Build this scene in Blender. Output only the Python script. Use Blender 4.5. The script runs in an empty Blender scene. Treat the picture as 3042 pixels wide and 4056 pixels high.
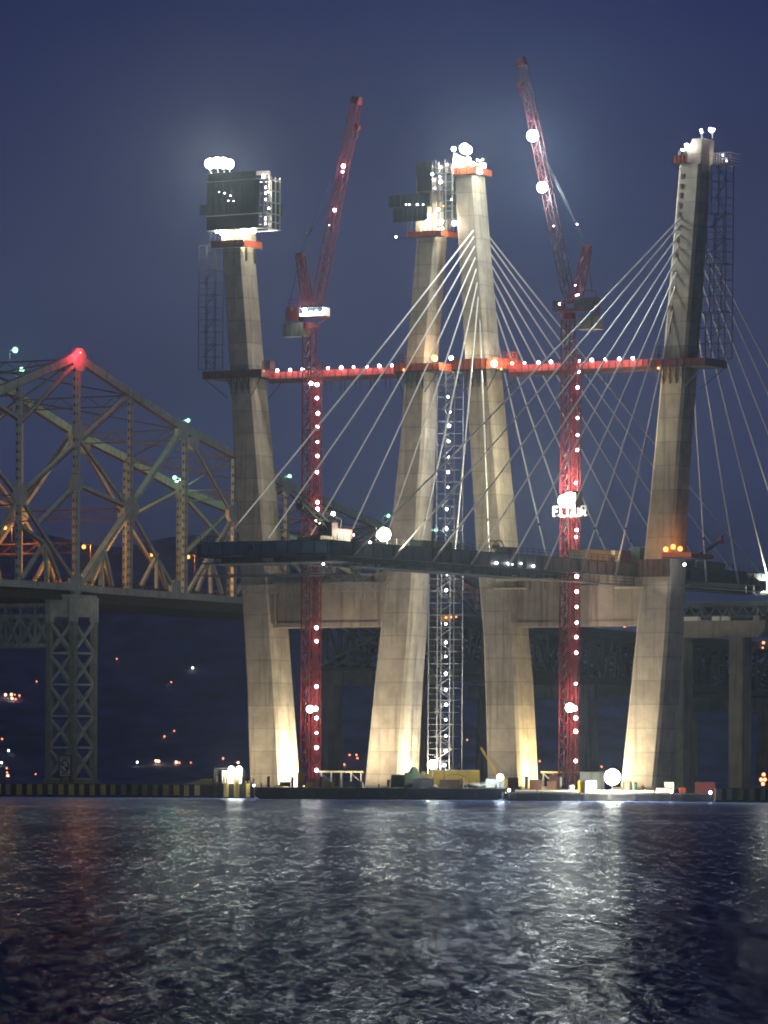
import bpy, math, random
from mathutils import Vector
random.seed(7)
SC = bpy.context.scene
COL = SC.collection

# ------------------------------------------------------------------ camera
F = 20280.0          # focal length in photograph pixels (3042 wide)
CX, HY = 1521.0, 3060.0
CAMZ = 5.0
ROLL = math.radians(0.3)
cam_d = bpy.data.cameras.new('camera')
cam_d.sensor_fit = 'HORIZONTAL'; cam_d.sensor_width = 36.0
cam_d.lens = F / 3042 * 36
cam_d.shift_y = (HY - 2028) / 3042
cam_d.clip_start = 1; cam_d.clip_end = 40000
cam = bpy.data.objects.new('camera', cam_d); COL.objects.link(cam)
cam.location = (0, 0, CAMZ); cam.rotation_euler = (math.pi / 2, -ROLL, 0)
SC.camera = cam

# ------------------------------------------------------------------ sky and exposure
W = bpy.data.worlds.new('World'); SC.world = W; W.use_nodes = True
wn = W.node_tree.nodes; wl = W.node_tree.links
for n in list(wn): wn.remove(n)
# clear dusk sky long after sunset: deep blue, a little paler in a band above the horizon
tc = wn.new('ShaderNodeTexCoord'); sxyz = wn.new('ShaderNodeSeparateXYZ')
ramp = wn.new('ShaderNodeValToRGB'); e = ramp.color_ramp.elements
e[0].position = 0.0; e[0].color = (0.019, 0.026, 0.074, 1)
e[1].position = 1.0; e[1].color = (0.002, 0.004, 0.016, 1)
for pos, c in ((0.042, (0.022, 0.030, 0.080)), (0.062, (0.037, 0.046, 0.113)), (0.095, (0.037, 0.045, 0.108)), (0.15, (0.014, 0.020, 0.088)), (0.30, (0.004, 0.008, 0.036))):
    q = e.new(pos); q.color = (*c, 1)
bg = wn.new('ShaderNodeBackground'); bg.inputs[1].default_value = 1.0
wo = wn.new('ShaderNodeOutputWorld')
wl.new(tc.outputs['Generated'], sxyz.inputs[0]); wl.new(sxyz.outputs[2], ramp.inputs[0])
cn = wn.new('ShaderNodeTexNoise'); cn.inputs['Scale'].default_value = 9; cn.inputs['Detail'].default_value = 5
cm = wn.new('ShaderNodeMapping'); cm.inputs['Scale'].default_value = (1, 1, 3.2); wl.new(tc.outputs['Generated'], cm.inputs[0]); wl.new(cm.outputs[0], cn.inputs['Vector'])
cmr = wn.new('ShaderNodeMapRange'); cmr.inputs[1].default_value = .3; cmr.inputs[2].default_value = .7; cmr.inputs[3].default_value = .90; cmr.inputs[4].default_value = 1.10
wl.new(cn.outputs[0], cmr.inputs[0])
csc = wn.new('ShaderNodeVectorMath'); csc.operation = 'SCALE'; wl.new(ramp.outputs[0], csc.inputs[0]); wl.new(cmr.outputs[0], csc.inputs[3])
wl.new(csc.outputs[0], bg.inputs[0]); wl.new(bg.outputs[0], wo.inputs[0])

SC.view_settings.view_transform = 'Standard'; SC.view_settings.look = 'None'
SC.view_settings.exposure = 0.0; SC.view_settings.gamma = 1.0
SC.render.engine = 'CYCLES'
SC.cycles.use_denoising = True
SC.cycles.max_bounces = 5; SC.cycles.diffuse_bounces = 2; SC.cycles.glossy_bounces = 2
SC.cycles.volume_bounces = 0; SC.cycles.transparent_max_bounces = 4
SC.cycles.sample_clamp_indirect = 2.0
SC.cycles.filter_width = 1.9
SC.cycles.caustics_reflective = False; SC.cycles.caustics_refractive = False
#PARAMS

# ------------------------------------------------------------------ geometry of the place
TH = math.radians(32)
U = Vector((math.sin(TH), math.cos(TH), 0))      # along the bridges, away from the camera
V = Vector((math.cos(TH), -math.sin(TH), 0))     # across the bridges, to the right and nearer
R0 = Vector((37.4, 1000, 0))                     # origin on the transverse row of the four tower legs
UP = Vector((0, 0, 1))

def B(s, w, z): return R0 + V * s + U * w + UP * z
def ray(px, py):
    dx, dy = px - CX, py - HY
    c, s = math.cos(ROLL), math.sin(ROLL)
    x, y = dx * c + dy * s, -dx * s + dy * c
    return Vector((x / F, 1, -y / F))
def at(px, py, D):
    r = ray(px, py); return Vector((0, 0, CAMZ)) + r * D
def hit(px, py, p0, n):
    r = ray(px, py); o = Vector((0, 0, CAMZ))
    return o + r * ((p0 - o).dot(n) / r.dot(n))
def row(px, py, w=0.0):                          # (s, z) of a photograph point on the transverse plane at w
    p = hit(px, py, B(0, w, 0), U); return (p - R0).dot(V), p.z
def lon(px, py, s=0.0):                          # (w, z) on the longitudinal plane at s
    p = hit(px, py, B(s, 0, 0), V); return (p - R0).dot(U), p.z
def lerp(a, b, t): return a + (b - a) * t

# ------------------------------------------------------------------ mesh builder
class MB:
    def __init__(self): self.v = []; self.f = []; self.m = []
    def hexa(self, c, mi=0):                     # c: 8 corners, bottom ring then top ring
        n = len(self.v); self.v += [Vector(p) for p in c]
        for q in ((3, 2, 1, 0), (4, 5, 6, 7), (0, 1, 5, 4), (1, 2, 6, 5), (2, 3, 7, 6), (3, 0, 4, 7)):
            self.f.append([n + i for i in q]); self.m.append(mi)
        return self
    def loft(self, rings, mi=0, cap=True):
        n = len(self.v); k = len(rings[0])
        for r in rings: self.v += [Vector(p) for p in r]
        for i in range(len(rings) - 1):
            for j in range(k):
                a = n + i * k + j; b = n + i * k + (j + 1) % k
                self.f.append([a, b, b + k, a + k]); self.m.append(mi)
        if cap:
            self.f.append([n + j for j in range(k)][::-1]); self.m.append(mi)
            e = n + (len(rings) - 1) * k
            self.f.append([e + j for j in range(k)]); self.m.append(mi)
        return self
    def beam(self, a, b, w=0.3, h=None, mi=0, side=None):
        a, b = Vector(a), Vector(b); h = w if h is None else h
        d = (b - a)
        if d.length < 1e-6: return self
        d.normalize()
        ref = side if side is not None else (UP if abs(d.z) < 0.9 else V)
        x = d.cross(ref); x.normalize(); y = x.cross(d)
        x = x * (w / 2); y = y * (h / 2)
        return self.hexa([a - x - y, a + x - y, a + x + y, a - x + y, b - x - y, b + x - y, b + x + y, b - x + y], mi)
    def tube(self, a, b, r, n=8, mi=0, r2=None):
        a, b = Vector(a), Vector(b); r2 = r if r2 is None else r2
        d = (b - a).normalized(); ref = UP if abs(d.z) < 0.9 else V
        x = d.cross(ref).normalized(); y = x.cross(d)
        ring = lambda c, q: [c + (x * math.cos(t) + y * math.sin(t)) * q for t in [2 * math.pi * i / n for i in range(n)]]
        return self.loft([ring(a, r), ring(b, r2)], mi)
    def fr(self, s0, s1, w0, w1, z0, z1, mi=0):  # box in the bridge frame
        return self.hexa([B(s0, w0, z0), B(s1, w0, z0), B(s1, w1, z0), B(s0, w1, z0), B(s0, w0, z1), B(s1, w0, z1), B(s1, w1, z1), B(s0, w1, z1)], mi)
    def box(self, x0, x1, y0, y1, z0, z1, mi=0):
        return self.hexa([(x0, y0, z0), (x1, y0, z0), (x1, y1, z0), (x0, y1, z0), (x0, y0, z1), (x1, y0, z1), (x1, y1, z1), (x0, y1, z1)], mi)
    def ball(self, c, r, mi=0, n=10, m=6, sq=1.0):
        c = Vector(c); rings = []
        for i in range(m + 1):
            a = math.pi * i / m; rr = max(r * math.sin(a), r * 0.02)
            rings.append([c + Vector((rr * math.cos(t), rr * math.sin(t), -r * math.cos(a) * sq)) for t in [2 * math.pi * j / n for j in range(n)]])
        return self.loft(rings, mi)
    def lattice(self, p0, p1, ex, ey, a0, a1, n, ch=0.16, br=0.09, mi=0, horiz=True, cross=False):
        p0, p1 = Vector(p0), Vector(p1); cs = [(-1, -1), (1, -1), (1, 1), (-1, 1)]
        pt = lambda i, k: lerp(p0, p1, i / n) + (ex * cs[k][0] + ey * cs[k][1]) * (lerp(a0, a1, i / n) / 2)
        for k in range(4):
            self.beam(pt(0, k), pt(n, k), ch, mi=mi)
        for i in range(n):
            for k in range(4):
                k2 = (k + 1) % 4
                if horiz: self.beam(pt(i, k), pt(i, k2), br, mi=mi)
                if cross or (i + k) % 2: self.beam(pt(i, k), pt(i + 1, k2), br, mi=mi)
                if cross or not (i + k) % 2: self.beam(pt(i, k2), pt(i + 1, k), br, mi=mi)
        for k in range(4): self.beam(pt(n, k), pt(n, (k + 1) % 4), br, mi=mi)
        return self
    def build(self, name, mat, parent=None, smooth=False):
        mats = mat if isinstance(mat, (list, tuple)) else [mat]
        if parent is not None:
            off = Vector(parent['_w'])
            loc = Vector((0, 0, 0))
        else:
            xs = [p.x for p in self.v]; ys = [p.y for p in self.v]; zs = [p.z for p in self.v]
            off = Vector(((min(xs) + max(xs)) / 2, (min(ys) + max(ys)) / 2, min(zs))); loc = off
        me = bpy.data.meshes.new(name)
        me.from_pydata([tuple(p - off) for p in self.v], [], self.f)
        for m_ in mats: me.materials.append(m_)
        if len(mats) > 1: me.polygons.foreach_set('material_index', self.m)
        if smooth: me.polygons.foreach_set('use_smooth', [True] * len(self.f))
        me.update()
        o = bpy.data.objects.new(name, me); COL.objects.link(o)
        o.location = loc; o['_w'] = tuple(off)
        if parent is not None: o.parent = parent
        return o

def thing(name, label, cat, loc, group=None):
    o = bpy.data.objects.new(name, None); COL.objects.link(o)
    o.empty_display_size = 0.5
    o.location = Vector(loc); o['_w'] = tuple(Vector(loc)); o['label'] = label; o['category'] = cat
    if group: o['group'] = group
    return o
def tag(o, label, cat, group=None):
    o['label'] = label; o['category'] = cat
    if group: o['group'] = group
    return o
def struct(o): o['kind'] = 'structure'; return o
def dup(src, parent, delta):                     # copy of a part moved by delta under its thing
    c = src.copy(); COL.objects.link(c); c.parent = parent
    c.location = src.location + Vector(delta); return c

# ------------------------------------------------------------------ materials
MATS = {}
def mat(name, col, rough=0.7, metal=0.0, noise=0.25, scale=0.6, emit=0.0, ecol=None, streak=False, joints=0.0, stain=None):
    if name in MATS: return MATS[name]
    m = bpy.data.materials.new(name); m.use_nodes = True; MATS[name] = m
    nt = m.node_tree; N = nt.nodes; L = nt.links; p = N['Principled BSDF']
    p.inputs['Roughness'].default_value = rough; p.inputs['Metallic'].default_value = metal
    c4 = (*col, 1)
    if emit > 0:
        p.inputs['Base Color'].default_value = c4
        p.inputs['Emission Color'].default_value = (*(ecol or col), 1)
        p.inputs['Emission Strength'].default_value = min(emit, (2.4 if 'mercury' in name else 4) if min(ecol or col) < .6 and emit > 40 else 25)      # the glowing glass; the light it throws is a lamp inside it
        m['_emit'] = float(emit); m['_ecol'] = list(ecol or col)
        m.cycles.emission_sampling = 'NONE'
        return m
    geo = N.new('ShaderNodeNewGeometry'); mp = N.new('ShaderNodeMapping')
    L.new(geo.outputs['Position'], mp.inputs[0])
    mp.inputs['Scale'].default_value = (1, 1, 0.12) if streak else (1, 1, 1)
    nz = N.new('ShaderNodeTexNoise'); nz.inputs['Scale'].default_value = scale; nz.inputs['Detail'].default_value = 6
    nz.inputs['Roughness'].default_value = 0.65
    L.new(mp.outputs[0], nz.inputs['Vector'])
    cr = N.new('ShaderNodeValToRGB')
    cr.color_ramp.elements[0].position = 0.32; cr.color_ramp.elements[1].position = 0.68
    cr.color_ramp.elements[0].color = (*[v * (1 - noise) for v in col], 1)
    cr.color_ramp.elements[1].color = (*[min(1, v * (1 + noise)) for v in col], 1)
    L.new(nz.outputs[0], cr.inputs[0]); out = cr.outputs[0]
    if stain:
        n2 = N.new('ShaderNodeTexNoise'); n2.inputs['Scale'].default_value = 0.35; n2.inputs['Detail'].default_value = 4
        mp2 = N.new('ShaderNodeMapping'); mp2.inputs['Scale'].default_value = (3.5, 3.5, 0.16)
        L.new(geo.outputs['Position'], mp2.inputs[0]); L.new(mp2.outputs[0], n2.inputs['Vector'])
        r2 = N.new('ShaderNodeValToRGB'); r2.color_ramp.elements[0].position = 0.53; r2.color_ramp.elements[1].position = 0.68
        L.new(n2.outputs[0], r2.inputs[0])
        mx = N.new('ShaderNodeMix'); mx.data_type = 'RGBA'
        ml = N.new('ShaderNodeMath'); ml.operation = 'MULTIPLY'; ml.inputs[1].default_value = stain[3]
        L.new(r2.outputs[0], ml.inputs[0]); L.new(ml.outputs[0], mx.inputs[0])
        L.new(out, mx.inputs[6]); mx.inputs[7].default_value = (*stain[:3], 1); out = mx.outputs[2]
    if joints > 0:
        sp = N.new('ShaderNodeSeparateXYZ'); L.new(geo.outputs['Position'], sp.inputs[0])
        md = N.new('ShaderNodeMath'); md.operation = 'PINGPONG'; md.inputs[1].default_value = joints / 2
        L.new(sp.outputs[2], md.inputs[0])
        lt = N.new('ShaderNodeMath'); lt.operation = 'LESS_THAN'; lt.inputs[1].default_value = 0.11
        L.new(md.outputs[0], lt.inputs[0])
        # a faint tone change from one concrete pour to the next
        fl = N.new('ShaderNodeMath'); fl.operation = 'DIVIDE'; fl.inputs[1].default_value = joints
        L.new(sp.outputs[2], fl.inputs[0])
        f2 = N.new('ShaderNodeMath'); f2.operation = 'FLOOR'; L.new(fl.outputs[0], f2.inputs[0])
        wnz = N.new('ShaderNodeTexWhiteNoise'); wnz.noise_dimensions = '1D'; L.new(f2.outputs[0], wnz.inputs['W'])
        mr = N.new('ShaderNodeMapRange'); mr.inputs[3].default_value = 0.84; mr.inputs[4].default_value = 1.08
        L.new(wnz.outputs[0], mr.inputs[0])
        sc = N.new('ShaderNodeVectorMath'); sc.operation = 'SCALE'; L.new(out, sc.inputs[0]); L.new(mr.outputs[0], sc.inputs[3])
        mj = N.new('ShaderNodeMix'); mj.data_type = 'RGBA'
        mk = N.new('ShaderNodeMath'); mk.operation = 'MULTIPLY'; mk.inputs[1].default_value = 0.3
        L.new(lt.outputs[0], mk.inputs[0]); L.new(mk.outputs[0], mj.inputs[0])
        L.new(sc.outputs[0], mj.inputs[6]); mj.inputs[7].default_value = (0.06, 0.055, 0.045, 1); out = mj.outputs[2]
    L.new(out, p.inputs['Base Color'])
    return m

CONC = mat('tower concrete', (0.40, 0.35, 0.27), 0.85, noise=0.22, scale=0.35, joints=4.6, stain=(0.15, 0.12, 0.09, 0.5))
CONB = mat('beam concrete', (0.34, 0.28, 0.20), 0.85, noise=0.2, scale=0.3, stain=(0.15, 0.07, 0.035, 0.7))
CONP = mat('old concrete', (0.24, 0.22, 0.18), 0.9, noise=0.25, scale=0.3, stain=(0.10, 0.07, 0.045, 0.7))
RED = mat('crane red paint', (0.13, 0.008, 0.013), 0.5, noise=0.25)
ORG = mat('orange net', (0.62, 0.11, 0.04), 0.7, noise=0.2, scale=2)
DGRN = mat('dark green formwork', (0.018, 0.036, 0.036), 0.6, noise=0.5, scale=1.2, streak=True)
TEAL = mat('teal girder paint', (0.20, 0.42, 0.46), 0.5, noise=0.12, scale=0.5)
NAVY = mat('dark blue girder paint', (0.035, 0.06, 0.075), 0.5, noise=0.3, scale=0.5)
GALV = mat('galvanised steel', (0.34, 0.35, 0.35), 0.45, 0.3, noise=0.2)
DSTL = mat('dark steel', (0.045, 0.045, 0.05), 0.6, noise=0.4)
GREY = mat('old bridge grey paint', (0.42, 0.48, 0.48), 0.7, noise=0.2, scale=0.5, stain=(0.24, 0.15, 0.10, 0.5))
RUST = mat('rusty brown steel', (0.13, 0.06, 0.04), 0.8, noise=0.4)
DECK = mat('roadway', (0.05, 0.05, 0.05), 0.9, noise=0.3)
WHT = mat('white paint', (0.75, 0.75, 0.72), 0.5, noise=0.08)
SHEATH = mat('white cable sheath', (0.70, 0.70, 0.68), 0.4, noise=0.05)
YEL = mat('yellow paint', (0.60, 0.40, 0.03), 0.5, noise=0.2)
CREAM = mat('cream paint', (0.62, 0.55, 0.32), 0.5, noise=0.1)
HULL = mat('black barge hull', (0.022, 0.022, 0.02), 0.5, noise=0.4, scale=0.4)
BDECK = mat('barge deck steel', (0.20, 0.19, 0.17), 0.6, noise=0.4, scale=0.8)
TIMB = mat('weathered timber', (0.10, 0.065, 0.045), 0.9, noise=0.4, scale=2, streak=True)
FYEL = mat('faded yellow boards', (0.85, 0.60, 0.12), 0.85, noise=0.35, scale=1.2, streak=True)
FYEL2 = mat('pale faded boards', (0.62, 0.54, 0.28), 0.85, noise=0.3, scale=1.2, streak=True)
FBLK = mat('black boards', (0.018, 0.016, 0.014), 0.8, noise=0.4, scale=1.2)
GRN = mat('green paint', (0.014, 0.035, 0.026), 0.5, noise=0.2)
MARO = mat('maroon paint', (0.16, 0.03, 0.03), 0.5, noise=0.25)
OLIVE = mat('olive ground', (0.08, 0.085, 0.03), 0.95, noise=0.3, scale=0.6)
CABR = mat('crane rope', (0.015, 0.015, 0.015), 0.6)
REDD = mat('darkened crane red', (0.035, 0.006, 0.007), 0.6, noise=0.3)  # crane red darkened in the colour to dim the lamp-lit jib
E_W = mat('warm white bulb', (1, 1, 1), emit=60, ecol=(1.0, 0.86, 0.80))
E_PK = mat('mast bulb', (1, 1, 1), emit=65, ecol=(1.0, 0.84, 0.80))
E_CL = mat('cool bulb', (1, 1, 1), emit=110, ecol=(0.92, 0.94, 1.0))
E_OR = mat('sodium lamp', (1, 0.5, 0.1), emit=70, ecol=(1.0, 0.36, 0.07))
E_ORB = mat('bright sodium lamp', (1, 0.5, 0.1), emit=1100, ecol=(1.0, 0.36, 0.07))
E_STR = mat('stair bulb', (1, 1, 1), emit=150, ecol=(0.94, 0.96, 1.0))
E_GR = mat('mercury lamp', (0.6, 1, 0.8), emit=480, ecol=(0.40, 1.0, 0.58))
E_RED = mat('red beacon', (1, 0.1, 0.1), emit=300, ecol=(1.0, 0.03, 0.05))
E_FL = mat('floodlight', (1, 1, 0.9), emit=300, ecol=(1.0, 0.93, 0.68))
E_FL2 = mat('cool floodlight', (1, 1, 1), emit=340, ecol=(0.88, 0.97, 0.95))
E_TOP = mat('tower top floodlight', (1, 1, 0.9), emit=600, ecol=(1.0, 0.93, 0.66))
E_JIB = mat('jib floodlight', (1, 1, 1), emit=900, ecol=(0.86, 0.96, 0.96))
E_BLU = mat('bluish marker light', (0.8, 0.8, 1), emit=25, ecol=(0.75, 0.78, 1.0))
E_WIN = mat('lit panel', (1, 1, 0.8), emit=3.0, ecol=(1.0, 0.92, 0.6))
E_TINY = mat('distant lamp', (1, 0.7, 0.4), emit=9, ecol=(1.0, 0.55, 0.25))
E_TINYW = mat('distant white lamp', (1, 1, 0.8), emit=9, ecol=(1.0, 0.95, 0.6))
E_TINYR = mat('distant red lamp', (1, 0.3, 0.2), emit=5, ecol=(1.0, 0.25, 0.12))

# a floodlight or bulb as a part: housing behind a glowing lens
def add_light(o, c, r, m):                       # a round lamp of the bulb's size and radiance, carried by the bulb
    o.visible_shadow = False                     # glass lets its own light out
    l = bpy.data.lights.new('light', 'POINT'); l.shadow_soft_size = r * 1.03; l.color = m['_ecol']
    l.energy = 4 * math.pi ** 2 * r * r * m['_emit']
    q = bpy.data.objects.new('light', l); COL.objects.link(q); q.parent = o; q.location = Vector(c) - Vector(o['_w'])
def bulb(c, r, m, parent, name='lamp', sq=1.0):
    if r < .36: r *= random.uniform(.72, 1.15)
    o = MB().ball(c, r, 0, 20 if r > .6 else 10, 12 if r > .6 else 6, sq=sq).build(name, m, parent, True)
    if m['_emit'] >= 25: add_light(o, c, r, m)
    return o
def flood(c, r, m, parent, name='floodlight', pole=None):
    c = Vector(c); h = MB()
    h.box(c.x - r * .72, c.x + r * .72, c.y + r * 0.5, c.y + r * 1.15, c.z - r * .72, c.z + r * .72)
    if pole is not None: h.beam(c + Vector((0, r * 1.1, -r * 0.9)), Vector(pole), 0.18)
    o = h.build(name, DSTL, parent)
    add_light(MB().ball(c, r, 0, 20, 12).build('lens', m, o, True), c, r, m)
    return o

# ================================================================== SETTING
# water
def make_water():
    mb = MB(); n = 60
    mb.v = [Vector((-9000, -300, 0)), Vector((9000, -300, 0)), Vector((9000, 12000, 0)), Vector((-9000, 12000, 0))]
    mb.f = [[0, 1, 2, 3]]; mb.m = [0]
    m = bpy.data.materials.new('river water'); m.use_nodes = True
    N = m.node_tree.nodes; L = m.node_tree.links; N.remove(N['Principled BSDF'])
    geo = N.new('ShaderNodeNewGeometry')
    def nz(scale, sx, sy, det, rough=0.6):
        mp = N.new('ShaderNodeMapping'); mp.inputs['Scale'].default_value = (sx, sy, 1)
        mp.inputs['Rotation'].default_value = (0, 0, 0.08)
        L.new(geo.outputs['Position'], mp.inputs[0])
        t = N.new('ShaderNodeTexNoise'); t.inputs['Scale'].default_value = scale; t.inputs['Detail'].default_value = det
        t.inputs['Roughness'].default_value = rough
        L.new(mp.outputs[0], t.inputs['Vector']); return t.outputs[0]
    a = nz(4.5, 1.9, 0.24, 5, .7); b = nz(0.7, 1.0, 0.22, 4); c = nz(0.012, 0.5, 0.6, 3); d = nz(2.4, 2.4, 0.55, 3, .6); d2 = nz(0.5, 4.6, 0.62, 4, .65); d3 = nz(0.11, 8.0, 0.62, 4, .6)
    b1 = N.new('ShaderNodeBump'); b1.inputs['Distance'].default_value = WAVE_B
    b2 = N.new('ShaderNodeBump'); b2.inputs['Distance'].default_value = WAVE_A
    L.new(b, b1.inputs['Height']); L.new(a, b2.inputs['Height']); L.new(b1.outputs[0], b2.inputs['Normal'])
    # rougher and calmer patches of wind on the river, and chop glints and dark gaps painted by cells in the gloss colour
    mr = N.new('ShaderNodeMapRange'); mr.inputs[1].default_value = 0.36; mr.inputs[2].default_value = 0.64
    mr.inputs[3].default_value = 0.85; mr.inputs[4].default_value = 1.15
    L.new(c, mr.inputs[0])
    rg = N.new('ShaderNodeMapRange'); rg.inputs[1].default_value = 0.40; rg.inputs[2].default_value = 0.60
    rg.inputs[3].default_value = 0.16; rg.inputs[4].default_value = 0.28; L.new(c, rg.inputs[0])
    def math_(op, x, y):
        q = N.new('ShaderNodeMath'); q.operation = op
        for k, v in enumerate((x, y)):
            if isinstance(v, (int, float)): q.inputs[k].default_value = v
            else: L.new(v, q.inputs[k])
        return q.outputs[0]
    wob = N.new('ShaderNodeVectorMath'); wob.operation = 'MULTIPLY_ADD'
    wn_ = N.new('ShaderNodeTexNoise'); wn_.inputs['Scale'].default_value = 0.35; wn_.inputs['Detail'].default_value = 2; L.new(geo.outputs['Position'], wn_.inputs['Vector'])
    L.new(wn_.outputs['Color'], wob.inputs[0]); wob.inputs[1].default_value = (1.2, 3.0, 0); L.new(geo.outputs['Position'], wob.inputs[2])
    tot = mr.outputs[0]
    for (fx, fy, pw, gain, base) in CELLS:
        mp = N.new('ShaderNodeMapping'); mp.inputs['Scale'].default_value = (fx, fy, 0); L.new(wob.outputs[0], mp.inputs[0])
        v = N.new('ShaderNodeTexVoronoi'); v.voronoi_dimensions = '2D'; v.inputs['Scale'].default_value = 1.0; L.new(mp.outputs[0], v.inputs['Vector'])
        sp = N.new('ShaderNodeSeparateColor'); L.new(v.outputs['Color'], sp.inputs[0])
        tot = math_('MULTIPLY', tot, math_('ADD', math_('MULTIPLY', math_('POWER', sp.outputs[0], pw), gain), base))
    # water mirrors more the flatter one looks at it
    lw = N.new('ShaderNodeLayerWeight'); lw.inputs['Blend'].default_value = 0.5
    mg = N.new('ShaderNodeMapRange'); mg.inputs[1].default_value = 0.962; mg.inputs[2].default_value = 0.996; mg.inputs[3].default_value = 0.85; mg.inputs[4].default_value = 3.0
    L.new(lw.outputs['Facing'], mg.inputs[0]); tot = math_('MULTIPLY', tot, mg.outputs[0])
    class mu: outputs = [tot]
    sc = N.new('ShaderNodeVectorMath'); sc.operation = 'SCALE'; sc.inputs[0].default_value = (0.036, 0.044, 0.060); L.new(mu.outputs[0], sc.inputs[3])
    g = N.new('ShaderNodeBsdfGlossy'); L.new(rg.outputs[0], g.inputs['Roughness']); L.new(sc.outputs[0], g.inputs['Color']); L.new(b2.outputs[0], g.inputs['Normal'])
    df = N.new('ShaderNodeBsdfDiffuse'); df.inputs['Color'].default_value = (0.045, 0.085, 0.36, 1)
    ad = N.new('ShaderNodeAddShader'); L.new(g.outputs[0], ad.inputs[0]); L.new(df.outputs[0], ad.inputs[1])
    s2 = N.new('ShaderNodeVectorMath'); s2.operation = 'SCALE'; s2.inputs[0].default_value = (0.014, 0.014, 0.014); L.new(tot, s2.inputs[3])
    g2 = N.new('ShaderNodeBsdfGlossy'); g2.inputs['Roughness'].default_value = 0.13; L.new(s2.outputs[0], g2.inputs['Color']); L.new(b2.outputs[0], g2.inputs['Normal'])
    ad2 = N.new('ShaderNodeAddShader'); L.new(ad.outputs[0], ad2.inputs[0]); L.new(g2.outputs[0], ad2.inputs[1])
    L.new(ad2.outputs[0], N['Material Output'].inputs['Surface'])
    struct(mb.build('water', m))
WAVE_A, WAVE_B = 0.010, 0.12
CELLS = ((17.0, 3.0, 2.0, 2.4, 0.30), (7.5, 0.75, 1.6, 1.7, 0.38), (2.8, 0.17, 1.3, 1.3, 0.46), (0.3, 0.03, 1.0, 0.5, 0.75))
make_water()

# far shore hills
def smooth(t): t = min(1, max(0, t)); return t * t * (3 - 2 * t)
def hill_h(x): return 252 - 122 * smooth((x + 60) / 420) - 40 * smooth((-x - 420) / 500) + 13 * math.sin(x / 97 + 1) + 5 * math.sin(x / 37) + 2 * math.sin(x / 17 + 2)
HK = ((4300, 0.0), (4360, 0.04), (4600, 0.28), (4900, 0.72), (5200, 1.0), (5800, 0.9))
def hill_z(x, y):
    for (a, k0), (b, k1) in zip(HK, HK[1:]):
        if a <= y <= b: return -0.5 + hill_h(x) * lerp(k0, k1, (y - a) / (b - a))
    return -1
def make_hills():
    mb = MB(); xs = [i * 15 - 2400 for i in range(321)]
    h = hill_h
    rows = []
    for j, (y, k) in enumerate(HK):
        rows.append([Vector((x, y, -0.5 + h(x) * k)) for x in xs])
    n = len(xs)
    for r in rows: mb.v += r
    for j in range(len(rows) - 1):
        for i in range(n - 1):
            a = j * n + i; mb.f.append([a, a + 1, a + 1 + n, a + n]); mb.m.append(0)
    m = mat('haze blue hillside', (0.22, 0.29, 0.60), 1.0, noise=0.5, scale=0.02)  # haze blue of the distance put into the hillside's colour
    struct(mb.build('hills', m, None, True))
make_hills()

# ================================================================== TOWERS OF THE NEW BRIDGES
# photograph edges of each leg: (y, left edge, crease between the two seen faces)
LEGS = {
 'a1': [(975, 874, 958), (1450, 905, 994), (2130, 939, 1048), (2690, 973, 1088), (3110, 986, 1113)],
 'a2': [(915, 1649, 1729), (1404, 1606, 1690), (1700, 1585, 1678), (2503, 1501, 1622), (2700, 1480, 1604), (3110, 1436, 1574)],
 'b3': [(690, 1794, 1876), (1404, 1837, 1930), (2150, 1880, 1992), (2503, 1909, 2029), (2700, 1916, 2043), (3115, 1929, 2062)],
 'b4': [(650, 2687, 2775), (1246, 2636, 2731), (1868, 2580, 2682), (2525, 2514, 2641), (2800, 2486, 2620), (3140, 2450, 2588)],
}
LEGT = {}
for k, rows_ in LEGS.items():
    T = []
    for (py, l, c) in rows_:
        wg = 6.0
        for _ in range(3):
            sl, z1 = row(l, py, -wg / 2); sc_, z2 = row(c, py, -wg / 2); wg = sc_ - sl
        T.append(((z1 + z2) / 2, sl, sc_))
    T.sort(); T[0] = (0.6, T[0][1] , T[0][2]); LEGT[k] = T
def leg_at(k, z):
    T = LEGT[k]
    for i in range(len(T) - 1):
        if z <= T[i + 1][0] or i == len(T) - 2:
            t = (z - T[i][0]) / (T[i + 1][0] - T[i][0])
            return lerp(T[i][1], T[i + 1][1], t), lerp(T[i][2], T[i + 1][2], t)
def leg_mesh(k, ztop=None):
    T = [t for t in LEGT[k]]
    mb = MB(); rings = []
    zs = [t[0] for t in T]; 
    if ztop: zs[-1] = ztop
    for z in zs:
        a, b = leg_at(k, z); h = (b - a) / 2; ch = 0.55
        # square shaft with chamfered edges and a shallow recess on the broad faces
        pts = [(a + ch, -h), (b - ch, -h), (b, -h + ch), (b, h - ch), (b - ch, h), (a + ch, h), (a, h - ch), (a, -h + ch)]
        rings.append([B(s, w, z) for s, w in pts])
    mb.loft(rings)
    # raised corner pilaster bands
    return mb

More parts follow.
